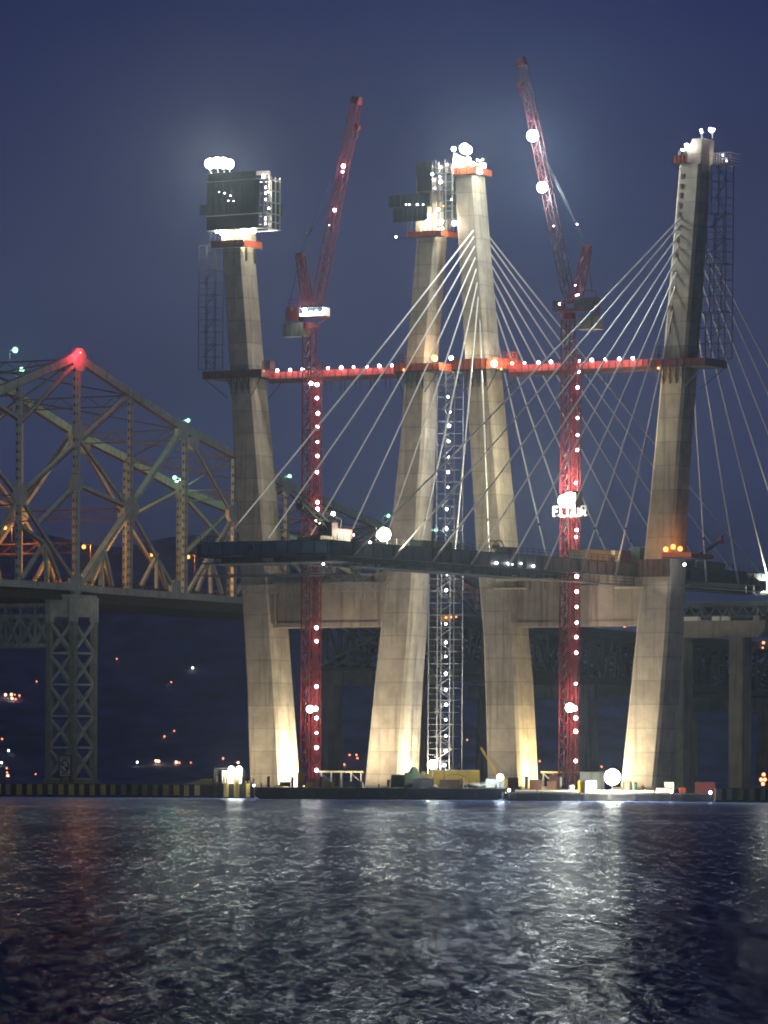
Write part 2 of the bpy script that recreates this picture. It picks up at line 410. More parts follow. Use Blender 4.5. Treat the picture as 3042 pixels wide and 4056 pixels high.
def make_tower(k1, k2, label, beam_px, zr):
    s1 = sum(leg_at(k1, 5)) / 2; s2 = sum(leg_at(k2, 5)) / 2
    t = thing('bridge_tower', label, 'bridge tower', B((s1 + s2) / 2, 0, 0), 'concrete towers of the new bridges')
    for k in (k1, k2): leg_mesh(k).build('leg', CONC, t)
    # pile cap footing
    f = MB(); f.fr(s1 - 6, s2 + 6, -7, 7, -1.2, 1.6); f.fr(s1 - 5, s1 + 5, -5.4, 5.4, 1.6, 2.4); f.fr(s2 - 5, s2 + 5, -5.4, 5.4, 1.6, 2.4)
    f.build('footing', CONP, t)
    (yt, yb) = beam_px
    m = MB()
    zt = row((LEGS[k1][0][1] + LEGS[k2][0][1]) / 2, yt, -3)[1]; zb = row((LEGS[k1][0][1] + LEGS[k2][0][1]) / 2, yb, -3)[1]
    a = leg_at(k1, (zt + zb) / 2)[1] - 1.0; b = leg_at(k2, (zt + zb) / 2)[0] + 1.0
    m.fr(a, b, -2.6, 2.6, zb, zt)
    m.fr(a, b, -2.85, 2.85, zb - 0.01, zb + 0.9)
    for i in range(1, 5):
        x = lerp(a, b, i / 5); m.fr(x - 0.06, x + 0.06, -2.66, -2.6, zb + 0.9, zt)
    m.build('cross_beam', CONB, t)
    # haunch boxes at both ends
    for q0, q1 in ((a - 0.6, a + 2.4), (b - 2.4, b + 0.6)): MB().fr(q0, q1, -3.1, 3.1, zb + 0.8, zt + 0.2).build('beam_haunch', CONB, t)
    return t, zb, zt
TA, ZBB, ZBT = make_tower('a1', 'a2', 'unfinished pair of concrete legs on the left with dark green formwork boxes at both tops', (2275, 2484), None)
TB, _, _ = make_tower('b3', 'b4', 'taller pair of concrete legs on the right holding the white stay cables', (2275, 2481), None)
# sloped peak above the shoulder of the right leg (b4), and the one behind the lamps of b3
def peak(k, t, dz, flat):
    z0 = LEGT[k][-1][0]; a, b = leg_at(k, z0); h = (b - a) / 2
    inner_low = True
    mb = MB()
    if k == 'b4':   # low side is the inner (left) side
        prof = [(a, z0), (b, z0), (b + 0.35, z0 + dz), (lerp(a, b, flat), z0 + dz), (a + 1.6, z0 + 1.2), (a, z0 + 1.2)]
    else:
        prof = [(a, z0), (b, z0), (b, z0 + 0.6), (b - 1.6, z0 + 0.6), (lerp(b, a, flat), z0 + dz), (a - 0.25, z0 + dz)]
    mb.loft([[B(s, -h + 0.02, z) for s, z in prof], [B(s, h - 0.02, z) for s, z in prof]])
    mb.build('peak', CONC, t)
    return z0, a, b
zp4, a4, b4 = peak('b4', TB, 4.8, 0.62)
zp3, a3, b3 = peak('b3', TB, 3.6, 0.85)

# ---- jump forms on the two left legs
def panel(mb, s0, s1, w0, w1, z0, z1, mi=0): mb.fr(s0, s1, w0, w1, z0, z1, mi)
def slats(mb, s0, s1, w, z0, z1, n, mi):        # vertical ribs on a panel face
    for i in range(n + 1):
        x = lerp(s0, s1, i / n); mb.fr(x - 0.05, x + 0.05, w - 0.07, w, z0, z1, mi)
def hz(py, px=900): return row(px, py, -4)[1]
def sx(px, py, w=-4): return row(px, py, w)[0]

def ring_platform(t, k, py, out, hnet, col=ORG, name='work_platform', s_ext=(0, 0), brace=True, w_ext=1.8):
    z = row(LEGS[k][0][1], py, -3)[1]; a, b = leg_at(k, z); h = (b - a) / 2
    a0, b0 = a - out - s_ext[0], b + out + s_ext[1]; w0, w1 = -h - w_ext, h + w_ext
    mb = MB()
    mb.fr(a0, b0, w0, -h, z - 0.25, z, 1); mb.fr(a0, b0, h, w1, z - 0.25, z, 1)
    mb.fr(a0, a, -h, h, z - 0.25, z, 1); mb.fr(b, b0, -h, h, z - 0.25, z, 1)
    p = 0.06
    mb.fr(a0, b0, w0, w0 + p, z, z + hnet, 0); mb.fr(a0, b0, w1 - p, w1, z, z + hnet, 0)
    mb.fr(a0, a0 + p, w0 + p, w1 - p, z, z + hnet, 0); mb.fr(b0 - p, b0, w0 + p, w1 - p, z, z + hnet, 0)
    n = 8
    for i in range(n + 1):
        x = lerp(a0, b0, i / n); mb.beam(B(x, w0 - 0.04, z - 0.3), B(x, w0 - 0.04, z + hnet + 0.15), 0.1, mi=1)
    if brace:
        for (s, q) in ((a0 + 0.3, a), (b0 - 0.3, b)):
            for w in (w0 + 0.3, w1 - 0.3):
                mb.beam(B(s, w, z - 0.2), B(q, w * 0.75, z - 4.2), 0.16, mi=1)
        for i in range(4):
            x = lerp(a + 0.6, b - 0.6, i / 3); mb.beam(B(x, w0 + 0.15, z - 0.2), B(x, -h - 0.1, z - 3.0), 0.16, mi=1); mb.beam(B(x, -h - 0.12, z - 0.2), B(x, -h - 0.12, z - 3.4), 0.2, mi=1)
    o = mb.build(name, [col, DSTL], t)
    return o, z, a0, b0, w0, w1

def form_left():
    t = thing('jump_form', 'dark green formwork box with white lights on the leftmost concrete leg', 'formwork', B(*[row(930, 950, -4)[0]], 0, hz(950)), 'formwork boxes on the unfinished legs')
    w0 = -3.9
    Z = lambda py: row(930, py, w0)[1]
    S = lambda px, py=800: row(px, py, w0)[0]
    core0, core1 = leg_at('a1', LEGT['a1'][-1][0])
    # upper concrete inside
    mb = MB(); mb.fr(core0 + 0.2, core1, -2.6, 2.6, Z(955), Z(712)); mb.build('fresh_concrete', CONC, t)
    # panels: (px0, px1, py0, py1)
    for (x0, x1, y0, y1, dw) in ((820, 1028, 716, 848, 0), (797, 1030, 803, 846, -0.35), (820, 1025, 852, 908, 0.0), (822, 1010, 680, 714, 0.3)):
        m = MB(); m.fr(S(x0), S(x1), w0 + dw, w0 + dw + 0.12, Z(y1), Z(y0)); slats(m, S(x0), S(x1), w0 + dw, Z(y1), Z(y0), 9, 1)
        m.build('form_panel', [DGRN, DSTL], t)
    # near side, seen obliquely
    sr = S(1034)
    for (y0, y1, q0, q1) in ((716, 905, 0.3, 1.1), (716, 905, 3.4, 6.0), (803, 848, 2.6, 7.6)):
        m = MB(); m.fr(sr + 0.1, sr + 0.22, w0 + q0, w0 + q1, Z(y1), Z(y0)); m.build('side_panel', DGRN, t)
    fr_ = MB()
    for q in (0.2, 1.4, 3.0, 4.6, 6.2):
        fr_.beam(B(sr + 0.5, w0 + q, Z(910)), B(sr + 0.5, w0 + q, Z(700)), 0.22)
    for y in (712, 756, 803, 848, 880, 908):
        fr_.beam(B(sr + 0.5, w0 + 0.2, Z(y)), B(sr + 0.5, w0 + 6.3, Z(y)), 0.2)
        fr_.beam(B(S(822), w0 + 6.2, Z(y)), B(sr, w0 + 6.2, Z(y)), 0.2)
    for y in (714, 850, 908):
        fr_.fr(S(815), sr, w0 + 0.2, w0 + 1.6, Z(y), Z(y) + 0.12)
    for x in (850, 900, 950, 1000):
        fr_.beam(B(S(x), w0 + 6.2, Z(908)), B(S(x), w0 + 6.2, Z(700)), 0.2)
    fr_.build('frame', GALV, t)
    # work lights inside, spilling through the gaps
    for (x, y, w, r, m_) in ((880, 732, 1.6, 0.25, E_CL), (1054, 742, 1.8, 0.3, E_W), (1054, 765, 1.9, 0.28, E_W), (1054, 790, 1.8, 0.3, E_W), (1050, 865, 1.8, 0.28, E_W), (1049, 885, 1.7, .28, E_W), (1062, 760, 2.4, .2, E_W), (1064, 825, 2.6, .2, E_W), (870, 850, 1.0, .2, E_W), (950, 850, 1.0, .22, E_W), (1006, 760, 0.7, 0.12, E_W), (1006, 815, 0.7, 0.12, E_W),
                             (868, 760, -0.05, 0.10, E_W), (890, 765, -0.05, 0.10, E_CL), (913, 775, -0.05, 0.12, E_W), (905, 795, -0.05, 0.10, E_W), (925, 797, -0.05, 0.08, E_W)):
        s, z = row(x, y, w0 + w); bulb(B(s, w0 + w, z), r, m_, t)
    # top light bank and lit frame
    for (x, y, r) in ((832, 648, 1.05), (860, 645, 1.15), (885, 646, 1.15), (908, 650, 1.0)):
        s, z = row(x, y, w0 + 1.5); flood(B(s, w0 + 1.5, z), r, E_TOP, t, pole=B(s, w0 + 2.6, Z(714)))
    m = MB()
    for (x0, y0, x1, y1) in ((970, 686, 1056, 686), (970, 694, 1050, 694), (970, 686, 970, 712), (1056, 686, 1056, 720), (1034, 686, 1040, 716)):
        m.beam(B(S(x0), w0 + 1, Z(y0)), B(S(x1), w0 + 1, Z(y1)), 0.35)
    m.build('top_rail', WHT, t)
    s, z = row(1046, 700, w0 + 0.4); bulb(B(s, w0 + 0.2, z), 0.3, E_W, t)
    # hanging platform with orange net
    m = MB()
    x0, x1 = S(840, 960), S(968, 960)
    m.fr(x0, x1, w0 - 0.4, w0 + 1.4, Z(978), Z(975), 1); m.fr(x0, x1, w0 - 0.4, w0 - 0.34, Z(975), Z(951), 0)
    m.fr(x0, x0 + 0.06, w0, w0 + 6.6, Z(975), Z(951), 0); m.fr(x1 - 0.06, x1, w0, w0 + 6.6, Z(975), Z(951), 0); m.fr(x0, x1, w0 + 5.8, w0 + 6.8, Z(978), Z(975), 1)
    for i in range(9):
        x = lerp(x0, x1, i / 8); m.beam(B(x, w0 - 0.42, Z(978)), B(x, w0 - 0.42, Z(905)), 0.09, mi=1)
    m.build('hanging_platform', [ORG, DSTL], t)
    for (x, y, r, mm) in ((858, 915, 0.4, E_CL), (884, 918, 0.75, E_FL), (970, 915, 0.6, E_FL), (1004, 914, 0.55, E_CL)):
        s, z = row(x, y, w0 + 0.7); bulb(B(s, w0 + 0.7, z), r, mm, t)
    s = leg_at('a1', Z(1000))
    h = (s[1] - s[0]) / 2
    MB().fr(s[1] + 0.02, s[1] + 0.3, -h + 0.8, -h + 1.4, Z(1030), Z(978)).build('guide_rail', DSTL, t); MB().fr(s[1] + 0.02, s[1] + 0.3, h - 1.3, h - 0.6, Z(1036), Z(978)).build('guide_rail', DSTL, t)
form_left()

def form_right():
    w0 = -3.6
    Z = lambda py: row(1700, py, w0)[1]
    S = lambda px, py=800: row(px, py, w0)[0]
    t = thing('jump_form', 'stepped dark formwork boxes with one wide wing on the second leg from the left', 'formwork', B(S(1680, 935), 0, Z(935)), 'formwork boxes on the unfinished legs')
    core0, core1 = leg_at('a2', LEGT['a2'][-1][0])
    MB().fr(core0 + 0.1, core1, -2.6, 2.6, Z(916), Z(700)).build('fresh_concrete', CONC, t)
    for (x0, x1, y0, y1, dw) in ((1645, 1708, 636, 688, 0.4), (1655, 1708, 692, 756, 0), (1543, 1706, 765, 813, -0.3), (1558, 1692, 817, 873, 0)):
        m = MB(); m.fr(S(x0), S(x1), w0 + dw, w0 + dw + 0.12, Z(y1), Z(y0)); slats(m, S(x0), S(x1), w0 + dw, Z(y1), Z(y0), 7, 1)
        m.build('form_panel', [DGRN, DSTL], t)
    m = MB(); m.fr(S(1560), S(1700), w0 + 0.15, w0 + 3, Z(817), Z(814)); m.fr(S(1655), S(1790), w0 + 0.15, w0 + 3, Z(761), Z(758)); m.fr(S(1650), S(1790), w0 + 0.15, w0 + 2, Z(692), Z(689)); m.build('plank_floor', DSTL, t)
    g = MB()
    sr = S(1712)
    for q in (0.2, 1.8, 3.2, 4.8, 6.2):
        g.beam(B(sr + 1.2, w0 + q, Z(905)), B(sr + 1.2, w0 + q, Z(648)), 0.2)
    for x in (1712, 1740, 1765, 1790):
        g.beam(B(S(x), w0, Z(905)), B(S(x), w0, Z(655)), 0.2)
    for y in (665, 690, 725, 758, 800, 840, 873):
        g.beam(B(S(1708), w0, Z(y)), B(S(1795), w0, Z(y)), 0.16); g.beam(B(sr + 1.2, w0, Z(y)), B(sr + 1.2, w0 + 6.2, Z(y)), 0.16)
    for i, x in enumerate((1715, 1728, 1742, 1752, 1762, 1772, 1783)):
        g.beam(B(S(x), w0 + 1, Z(690)), B(S(x), w0 + 1, Z(632 + 9 * (i % 3))), 0.1)
    g.build('scaffold_frame', GALV, t)
    for (x0, x1, y0, y1) in ((1745, 1790, 700, 745), (1750, 1800, 775, 815), (1752, 1800, 825, 870)):
        m = MB(); m.fr(S(x0), S(x1), w0 + 0.6, w0 + 0.72, Z(y1), Z(y0)); m.build('side_panel', DGRN, t)
    for (x, y, r, mm) in ((1712, 690, .25, E_CL), (1718, 712, .28, E_CL), (1745, 720, .3, E_W), (1722, 745, .2, E_W), (1735, 830, .25, E_W), (1756, 815, .15, E_OR), (1742, 700, .2, E_CL),
                          (1612, 811, .14, E_W), (1625, 811, .14, E_W), (1657, 811, .16, E_CL), (1680, 811, .14, E_W), (1788, 790, .15, E_W), (1745, 662, .2, E_W), (1770, 652, .2, E_W)):
        s, z = row(x, y, w0 - 0.1); bulb(B(s, w0 - 0.1 - (0.4 if y == 811 else 0), z), r, mm, t)
    m = MB(); x0, x1 = S(1618, 930), S(1750, 930)
    m.fr(x0, x1, w0 - 0.4, w0 + 1.4, Z(938), Z(935), 1)
    m.fr(x0, x1, w0 - 0.4, w0 - 0.34, Z(935), Z(915), 0); m.fr(x0, x0 + 0.06, w0, w0 + 5.9, Z(935), Z(915), 0); m.fr(x1 - .06, x1, w0, w0 + 5.9, Z(935), Z(915), 0)
    m.fr(x0, x1, w0 + 5.2, w0 + 6.1, Z(938), Z(935), 1)
    m.beam(B(S(1572, 940), w0, Z(940)), B(x0, w0, Z(937)), 0.12, mi=1)
    for i in range(9):
        x = lerp(x0, x1, i / 8); m.beam(B(x, w0 - 0.42, Z(938)), B(x, w0 - 0.42, Z(873)), 0.09, mi=1)
    m.build('hanging_platform', [ORG, DSTL], t)
    for (x, y, r, mm) in ((1695, 880, 0.6, E_FL), (1745, 878, 0.55, E_FL), (1800, 884, 0.5, E_W), (1574, 939, 0.2, E_W), (1752, 905, .3, E_W)):
        s, z = row(x, y, w0 + 0.5); bulb(B(s, w0 + (0.5 if x > 1600 else 0), z), r, mm, t)
form_right()

# ---- platforms around the legs of tower pair A (1450) and B
o, zwa, *_ = ring_platform(TA, 'a1', 1497, 2.0, 1.3, MARO, s_ext=(3.2, 1.5))
ring_platform(TA, 'a2', 1470, 1.3, 1.4, ORG, s_ext=(0, 2.8))
ring_platform(TB, 'b3', 1467, 1.3, 2.0, ORG, s_ext=(0.5, 2.0))
ring_platform(TB, 'b4', 1448, 1.6, 1.2, MARO, s_ext=(0.2, 3.6))
# cages beside the legs at walkway level
for (tw, x0, x1, y0, y1, m_) in ((TA, 1040, 1070, 1430, 1458, RUST), (TA, 1580, 1600, 1405, 1470, RUST), (TB, 2590, 2612, 1372, 1460, DSTL), (TB, 1995, 2030, 1395, 1455, ORG)):
    mb = MB(); w = -3.6
    s0, z1 = row(x0, y0, w); s1, z0 = row(x1, y1, w)
    for s in (s0, s1):
        for ww in (w, w + 1.6): mb.beam(B(s, ww, z0), B(s, ww, z1), 0.14)
    n = 5
    for i in range(n + 1):
        z = lerp(z0, z1, i / n)
        mb.beam(B(s0, w, z), B(s1, w, z), 0.1); mb.beam(B(s0, w + 1.6, z), B(s1, w + 1.6, z), 0.1); mb.beam(B(s1, w, z), B(s1, w + 1.6, z), 0.1)
    mb.build('access_cage', m_, tw)
for (tw, x, y, r, m_) in ((TB, 1721, 1418, 0.1, E_W),): pass
for (tw, x, y, r, m_, w) in ((TA, 1721, 1418, 0.62, E_OR, -3.9), (TA, 1724, 1425, 0.35, E_FL, -4.3), (TA, 1787, 1418, 0.4, E_FL, -4.2), (TB, 1958, 1440, 0.6, E_FL, -4.6), (TB, 1985, 1462, .25, E_OR, -4.6), (TA, 1600, 1465, .25, E_OR, -4.3), (TB, 2608, 1458, .25, E_OR, -4.6), (TA, 1045, 1470, .12, E_OR, -4.9)):
    s, z = row(x, y, w); bulb(B(s, w, z), r, m_, tw)

# ---- top of leg b3: orange platform, lamps, pots
def top_b3():
    z0 = zp3; w = -3.2
    Z = lambda py: row(1860, py, w)[1]
    S = lambda px: row(px, 670, w)[0]
    m = MB()
    x0, x1 = S(1785), S(1887)
    m.fr(x0, x1, w, 2.8, Z(690), Z(687), 1)
    m.fr(x0, x1, w, w + 0.06, Z(687), Z(660), 0); m.fr(x1 - 0.06, x1, w, 2.8, Z(687), Z(664), 0); m.fr(x0, x0 + 0.06, w, 2.8, Z(687), Z(655), 0)
    for i in range(9):
        x = lerp(x0, x1, i / 8); m.beam(B(x, w - 0.05, Z(690)), B(x, w - 0.05, Z(652)), 0.09, mi=1)
    m.build('top_platform', [ORG, DSTL], TB)
    m = MB(); m.tube(B(S(1885), w + 3.0, Z(662)), B(S(1885), w + 3.0, Z(642)), 0.55, 10); m.build('water_tank', WHT, TB)
    m = MB(); m.beam(B(S(1885), w + 1.5, Z(665)), B(S(1887), w + 1.5, Z(634)), 0.2); m.beam(B(S(1876), w + 1.5, Z(633)), B(S(1897), w + 1.5, Z(635)), 0.14)
    for x in (1876, 1897): m.ball(B(S(x), w + 1.5, Z(632)), 0.28)
    m.build('lamp_post', WHT, TB)
    g = MB()
    for (a, b, c, d) in ((1790, 660, 1795, 605), (1797, 605, 1890, 655), (1797, 612, 1800, 690), (1830, 622, 1830, 690), (1860, 640, 1860, 690)):
        g.beam(B(S(a), w + 0.4, Z(b)), B(S(c), w + 0.4, Z(d)), 0.22)
    g.build('stair_rail', WHT, TB)
    for (x, y, r, mm) in ((1797, 590, 0.45, E_FL2), (1840, 588, 1.0, E_TOP), (1852, 594, 0.9, E_TOP), (1816, 656, .35, E_FL), (1848, 630, .5, E_FL), (1895, 680, .4, E_FL), (1864, 648, .45, E_FL)):
        s, z = row(x, y, w - 0.2)
        if y < 600: flood(B(s, w - 0.2, z), r, mm, TB, pole=B(s, w + 1.5, Z(660)))
        else: bulb(B(s, w + 0.5, z), r, mm, TB)
top_b3()
# ---- top of leg b4
def top_b4():
    w = -3.8; Z = lambda py: row(2700, py, w)[1]; S = lambda px, py=620: row(px, py, w)[0]
    m = MB(); x0, x1 = S(2664), S(2722)
    m.fr(x0, x1, w, 2.6, Z(648), Z(645), 1); m.fr(x0, x1, w, w + .06, Z(645), Z(614), 0); m.fr(x0, x0 + .06, w, 2.6, Z(645), Z(614), 0)
    for i in range(5):
        x = lerp(x0, x1, i / 4); m.beam(B(x, w - .05, Z(650)), B(x, w - .05, Z(610)), .09, mi=1)
    m.beam(B(x0 + .5, w, Z(648)), B(x0 + 1.6, w + .6, Z(668)), .15, mi=1)
    m.build('top_platform', [ORG, DSTL], TB)
    MB().tube(B(S(2694), w + 1.2, Z(618)), B(S(2694), w + 1.2, Z(597)), 0.95, 12).build('water_tank', GRN, TB)
    m = MB(); m.beam(B(S(2719), w + .6, Z(612)), B(S(2717), w + .6, Z(582)), .22)
    m.build('lamp_post', WHT, TB)
    bulb(B(*[S(2716, 578)], w + .4, Z(577)), .42, E_CL, TB); bulb(B(S(2694), w + 1.2, Z(590)), .5, E_W, TB, sq=0.4)
    w2 = 1.0; S2 = lambda px, py=620: row(px, py, w2)[0]; Z2 = lambda py: row(2830, py, w2)[1]
    m = MB(); x0, x1 = S2(2828), S2(2893)
    for y in (608, 618, 628, 638, 648):
        m.beam(B(x0, w2, Z2(y)), B(x1, w2, Z2(y)), 0.16); m.beam(B(x1, w2, Z2(y)), B(x1, w2 + 4, Z2(y)), 0.16)
    for i in range(7):
        x = lerp(x0, x1, i / 6); m.beam(B(x, w2, Z2(655)), B(x, w2, Z2(604)), 0.12)
    m.fr(x0, x1, w2, w2 + 4, Z2(652), Z2(650))
    m.build('outer_platform', WHT, TB)
    for (x, y) in ((2862, 615), (2878, 636)):
        s, z = row(x, y, w2 + .6); bulb(B(s, w2 + .6, z), .22, E_W, TB)
    m = MB(); zt = LEGT['b4'][-1][0] + 4.8
    for (px) in (2780, 2822):
        s, _ = row(px, 550, -1); m.beam(B(s, -1, zt), B(s, -1, zt + 1.2), .18); m.beam(B(s - .45, -1, zt + 1.2), B(s + .45, -1, zt + 1.3), .2)
    s0 = row(2762, 550, -2.4)[0]; s1 = row(2779, 550, -2.4)[0]; m.fr(s0, s1, -2.3, 2.3, zt, zt + .12)
    m.build('top_rail', WHT, TB)
    for (px, r) in ((2778, .25), (2815, .38), (2828, .22)):
        s, _ = row(px, 545, -1.2); bulb(B(s, -1.3, zt + 1.7), r, E_BLU, TB)
    # anchor boxes of the cables up the broad left edge
    ab = MB()
    for py in (700, 740, 775, 815, 850, 900, 950, 1010, 1080, 1150, 1220, 1300):
        z = row(2660, py, -3)[1]; a, b = leg_at('b4', z); h = (b - a) / 2
        ab.fr(a + 0.9, a + 1.35, -h - 0.12, -h + .05, z - .5, z + .5)
    ab.build('cable_anchor', RUST, TB)
top_b4()
# form collar low on b4 at deck level with three sodium lamps
def collar_b4():
    w = -4.6; Z = lambda py: row(2680, py, w)[1]; S = lambda px, py=2200: row(px, py, w)[0]
    m = MB(); x0, x1 = S(2620), S(2738)
    m.fr(x0, x1, w, 4.5, Z(2210), Z(2206), 1); m.fr(x0, x1, w, w + .06, Z(2206), Z(2188), 0); m.fr(x1 - .06, x1, w, 4.5, Z(2206), Z(2192), 0)
    m.build('deck_collar', [ORG, DSTL], TB)
    m = MB(); x0, x1 = S(2545), S(2655)
    z1, z0 = Z(2212), Z(2282); a, b = leg_at('b4', z1); h = (b - a) / 2
    m.fr(a - 1.0, b - 0.4, -h - .5, -h, z0, z1, 0)
    for i in range(7):
        x = lerp(a - 1, b - .4, i / 6); m.fr(x - .1, x + .1, -h - .7, -h - .5, z0, z1, 1)
    m.build('collar_form', [RUST, DSTL], TB)
    for (x, y) in ((2638, 2176), (2667, 2166), (2695, 2174)):
        s, z = row(x, y, w + .4); o = MB().beam(B(s, w + .6, Z(2206)), B(s, w + .6, z - .3), .12).build('lamp_post', DSTL, TB)
        add_light(MB().ball(B(s, w + .3, z), .48).build('lamp', E_OR, o, True), B(s, w + .3, z), .48, E_OR)
    s, z = row(2711, 2236, w); bulb(B(s, w, z), .3, E_CL, TB)
collar_b4()

# ---- temporary struts with lamps (walkways) between the legs
def strut(p0, p1, lamps, label, w=-1.6):
    s0, z0 = row(*p0, w); s1, z1 = row(*p1, w); z = (z0 + z1) / 2
    t = thing('walkway', label, 'walkway', B((s0 + s1) / 2, 0, z), 'lamp-lit walkways between tower legs')
    m = MB(); m.fr(s0, s1, w, w + 1.4, z - 1.15, z - 1.0, 1)
    m.fr(s0, s1, w, w + .06, z - 1.0, z + .35, 0); m.fr(s0, s1, w + 1.34, w + 1.4, z - 1.0, z + .35, 0)
    n = 22
    for i in range(n + 1):
        x = lerp(s0, s1, i / n); m.beam(B(x, w - .04, z - 1.1), B(x, w - .04, z + .4), .08, mi=1)
    m.build('netting', [mat('pinkish red net', (.66, .08, .075), .7, noise=.2, scale=2), DSTL], t)
    g = MB(); g.fr(s0, s1, w + .2, w + 1.2, z - 1.9, z - 1.16)
    g.build('truss_beam', RUST, t)
    hg = MB()
    for i in range(5):
        x = lerp(s0, s1, .42 + .11 * i); 
        for d in (0, 1.0): hg.beam(B(x + d, w + .6, z - 1.9), B(x + d, w + .6, z - 3.9), .12)
    hg.build('hanger', DSTL, t)
    for (x, y) in lamps:
        s, zz = row(x, y, w - .35); bulb(B(s, w - .35, z + .62), .30, E_PK, t)
strut((1062, 1478), (1598, 1462), [(1106, 0), (1157, 0), (1207, 0), (1255, 0), (1307, 0), (1359, 0), (1408, 0), (1460, 0), (1510, 0), (1560, 0)], 'red netted walkway with ten white lamps joining the two left legs')
strut((2015, 1450), (2600, 1432), [(2036, 0), (2085, 0), (2140, 0), (2190, 0), (2299, 0), (2351, 0), (2405, 0), (2460, 0), (2514, 0)], 'red netted walkway with white lamps joining the two right legs')

# ================================================================== NEW BRIDGE DECK AND STAY CABLES
ZD = 45.8
s_mid = (sum(leg_at('b3', ZD)) / 2 + sum(leg_at('b4', ZD)) / 2) / 2
S_FAR, S_NEAR = s_mid - 14.2, s_mid + 13.6
W_TIP, W_END = -112.0, 95.0
def make_deck():
    t = thing('bridge_deck', 'dark cantilevered bridge deck with a teal end girder running through the right tower', 'bridge deck', B(s_mid, (W_TIP + W_END) / 2, ZD - 4), None)
    m = MB(); m.fr(S_FAR, S_NEAR, W_TIP + 1.2, W_END, ZD - .35, ZD - .05); m.build('slab', DECK, t)
    for s in (S_NEAR, S_FAR):
        m = MB(); m.fr(s - .3, s + .3, W_TIP, W_END, ZD - 2.6, ZD - .4)
        m.fr(s - .5, s + .5, W_TIP, W_END, ZD - 2.72, ZD - 2.6); m.fr(s - .5, s + .5, W_TIP, W_END, ZD - .4, ZD - .3)
        w = W_TIP
        while w < W_END:
            m.fr(s - .42, s + .42, w, w + .08, ZD - 2.6, ZD - .4); w += 3.35
        m.build('edge_girder', NAVY, t)
    m = MB(); m.fr(S_FAR + .3, S_NEAR - .6, W_TIP + .05, W_TIP + .5, ZD - 2.3, ZD - .1, 0)
    for i in range(10):
        x = lerp(S_FAR + 2.2, S_NEAR - .7, i / 9); m.fr(x - .07, x + .07, W_TIP - .12, W_TIP + .05, ZD - 2.2, ZD - .2, 1)
    m.fr(S_FAR + .3, S_NEAR - .6, W_TIP - .2, W_TIP + .7, ZD - 2.42, ZD - 2.3, 1); m.fr(S_FAR + .3, S_NEAR - .6, W_TIP - .2, W_TIP + .7, ZD - .1, ZD + .02, 1)
    x = lerp(S_FAR, S_NEAR, .40); m.fr(x - .45, x + .45, W_TIP - .1, W_TIP + .05, ZD - 1.5, ZD - .6, 2)
    m.build('end_girder', [TEAL, NAVY, DSTL], t)
    w = W_TIP + 6.7
    fb = MB()
    while w < W_END:
        fb.fr(S_FAR + .3, S_NEAR - .3, w, w + .4, ZD - 2.0, ZD - .36); w += 6.7
    fb.build('floor_beam', NAVY, t)
    # maintenance walkway hanging under the near edge
    m = MB(); z = ZD - 4.3
    m.fr(S_NEAR - 2.2, S_NEAR + .2, W_TIP + 8, W_END, z - .12, z); 
    w = W_TIP + 8
    while w < W_END:
        m.beam(B(S_NEAR + .1, w, z), B(S_NEAR + .1, w, ZD - 2.7), .1); m.beam(B(S_NEAR - 2.1, w, z), B(S_NEAR - 2.1, w, ZD - 2.1), .1); w += 3.35
    for q in (.55, 1.1): m.beam(B(S_NEAR + .15, W_TIP + 8, z + q), B(S_NEAR + .15, W_END, z + q), .07)
    m.build('hanging_walkway', DSTL, t)
    m = MB(); m.beam(B(S_NEAR + .6, 14, z + .35), B(S_NEAR + .6, W_END, z + .35), .28, .2); m.beam(B(S_NEAR + .6, 13, z + .3), B(S_NEAR + .6, 13, ZD - .2), .2)
    m.build('lit_pipe', WHT, t)
    # parapet rails
    for s in (S_FAR + .2, S_NEAR - .1):
        m = MB(); w = W_TIP
        while w < W_END:
            m.beam(B(s, w, ZD - .1), B(s, w, ZD + 1.15), .07); w += 2.2
        for q in (.6, 1.1): m.beam(B(s, W_TIP, ZD + q), B(s, W_END, ZD + q), .06)
        m.build('railing', DSTL, t)
    # small work lamps
    for (x, y) in ((1464, 2148), (1279, 2234), (2111, 2242), (1965, 2230)):
        w, z = lon(x, y, S_NEAR + .4); bulb(B(S_NEAR + .5, w, z), .2, E_W, t)
    # lit soffit patch lights
    for (x, y) in ((1985, 2231), (2040, 2233), (2005, 2236)):
        w, z = lon(x, y, S_NEAR - .9); bulb(B(S_NEAR + .45, w, z), .12, E_CL, t)
    return t
DK = make_deck()

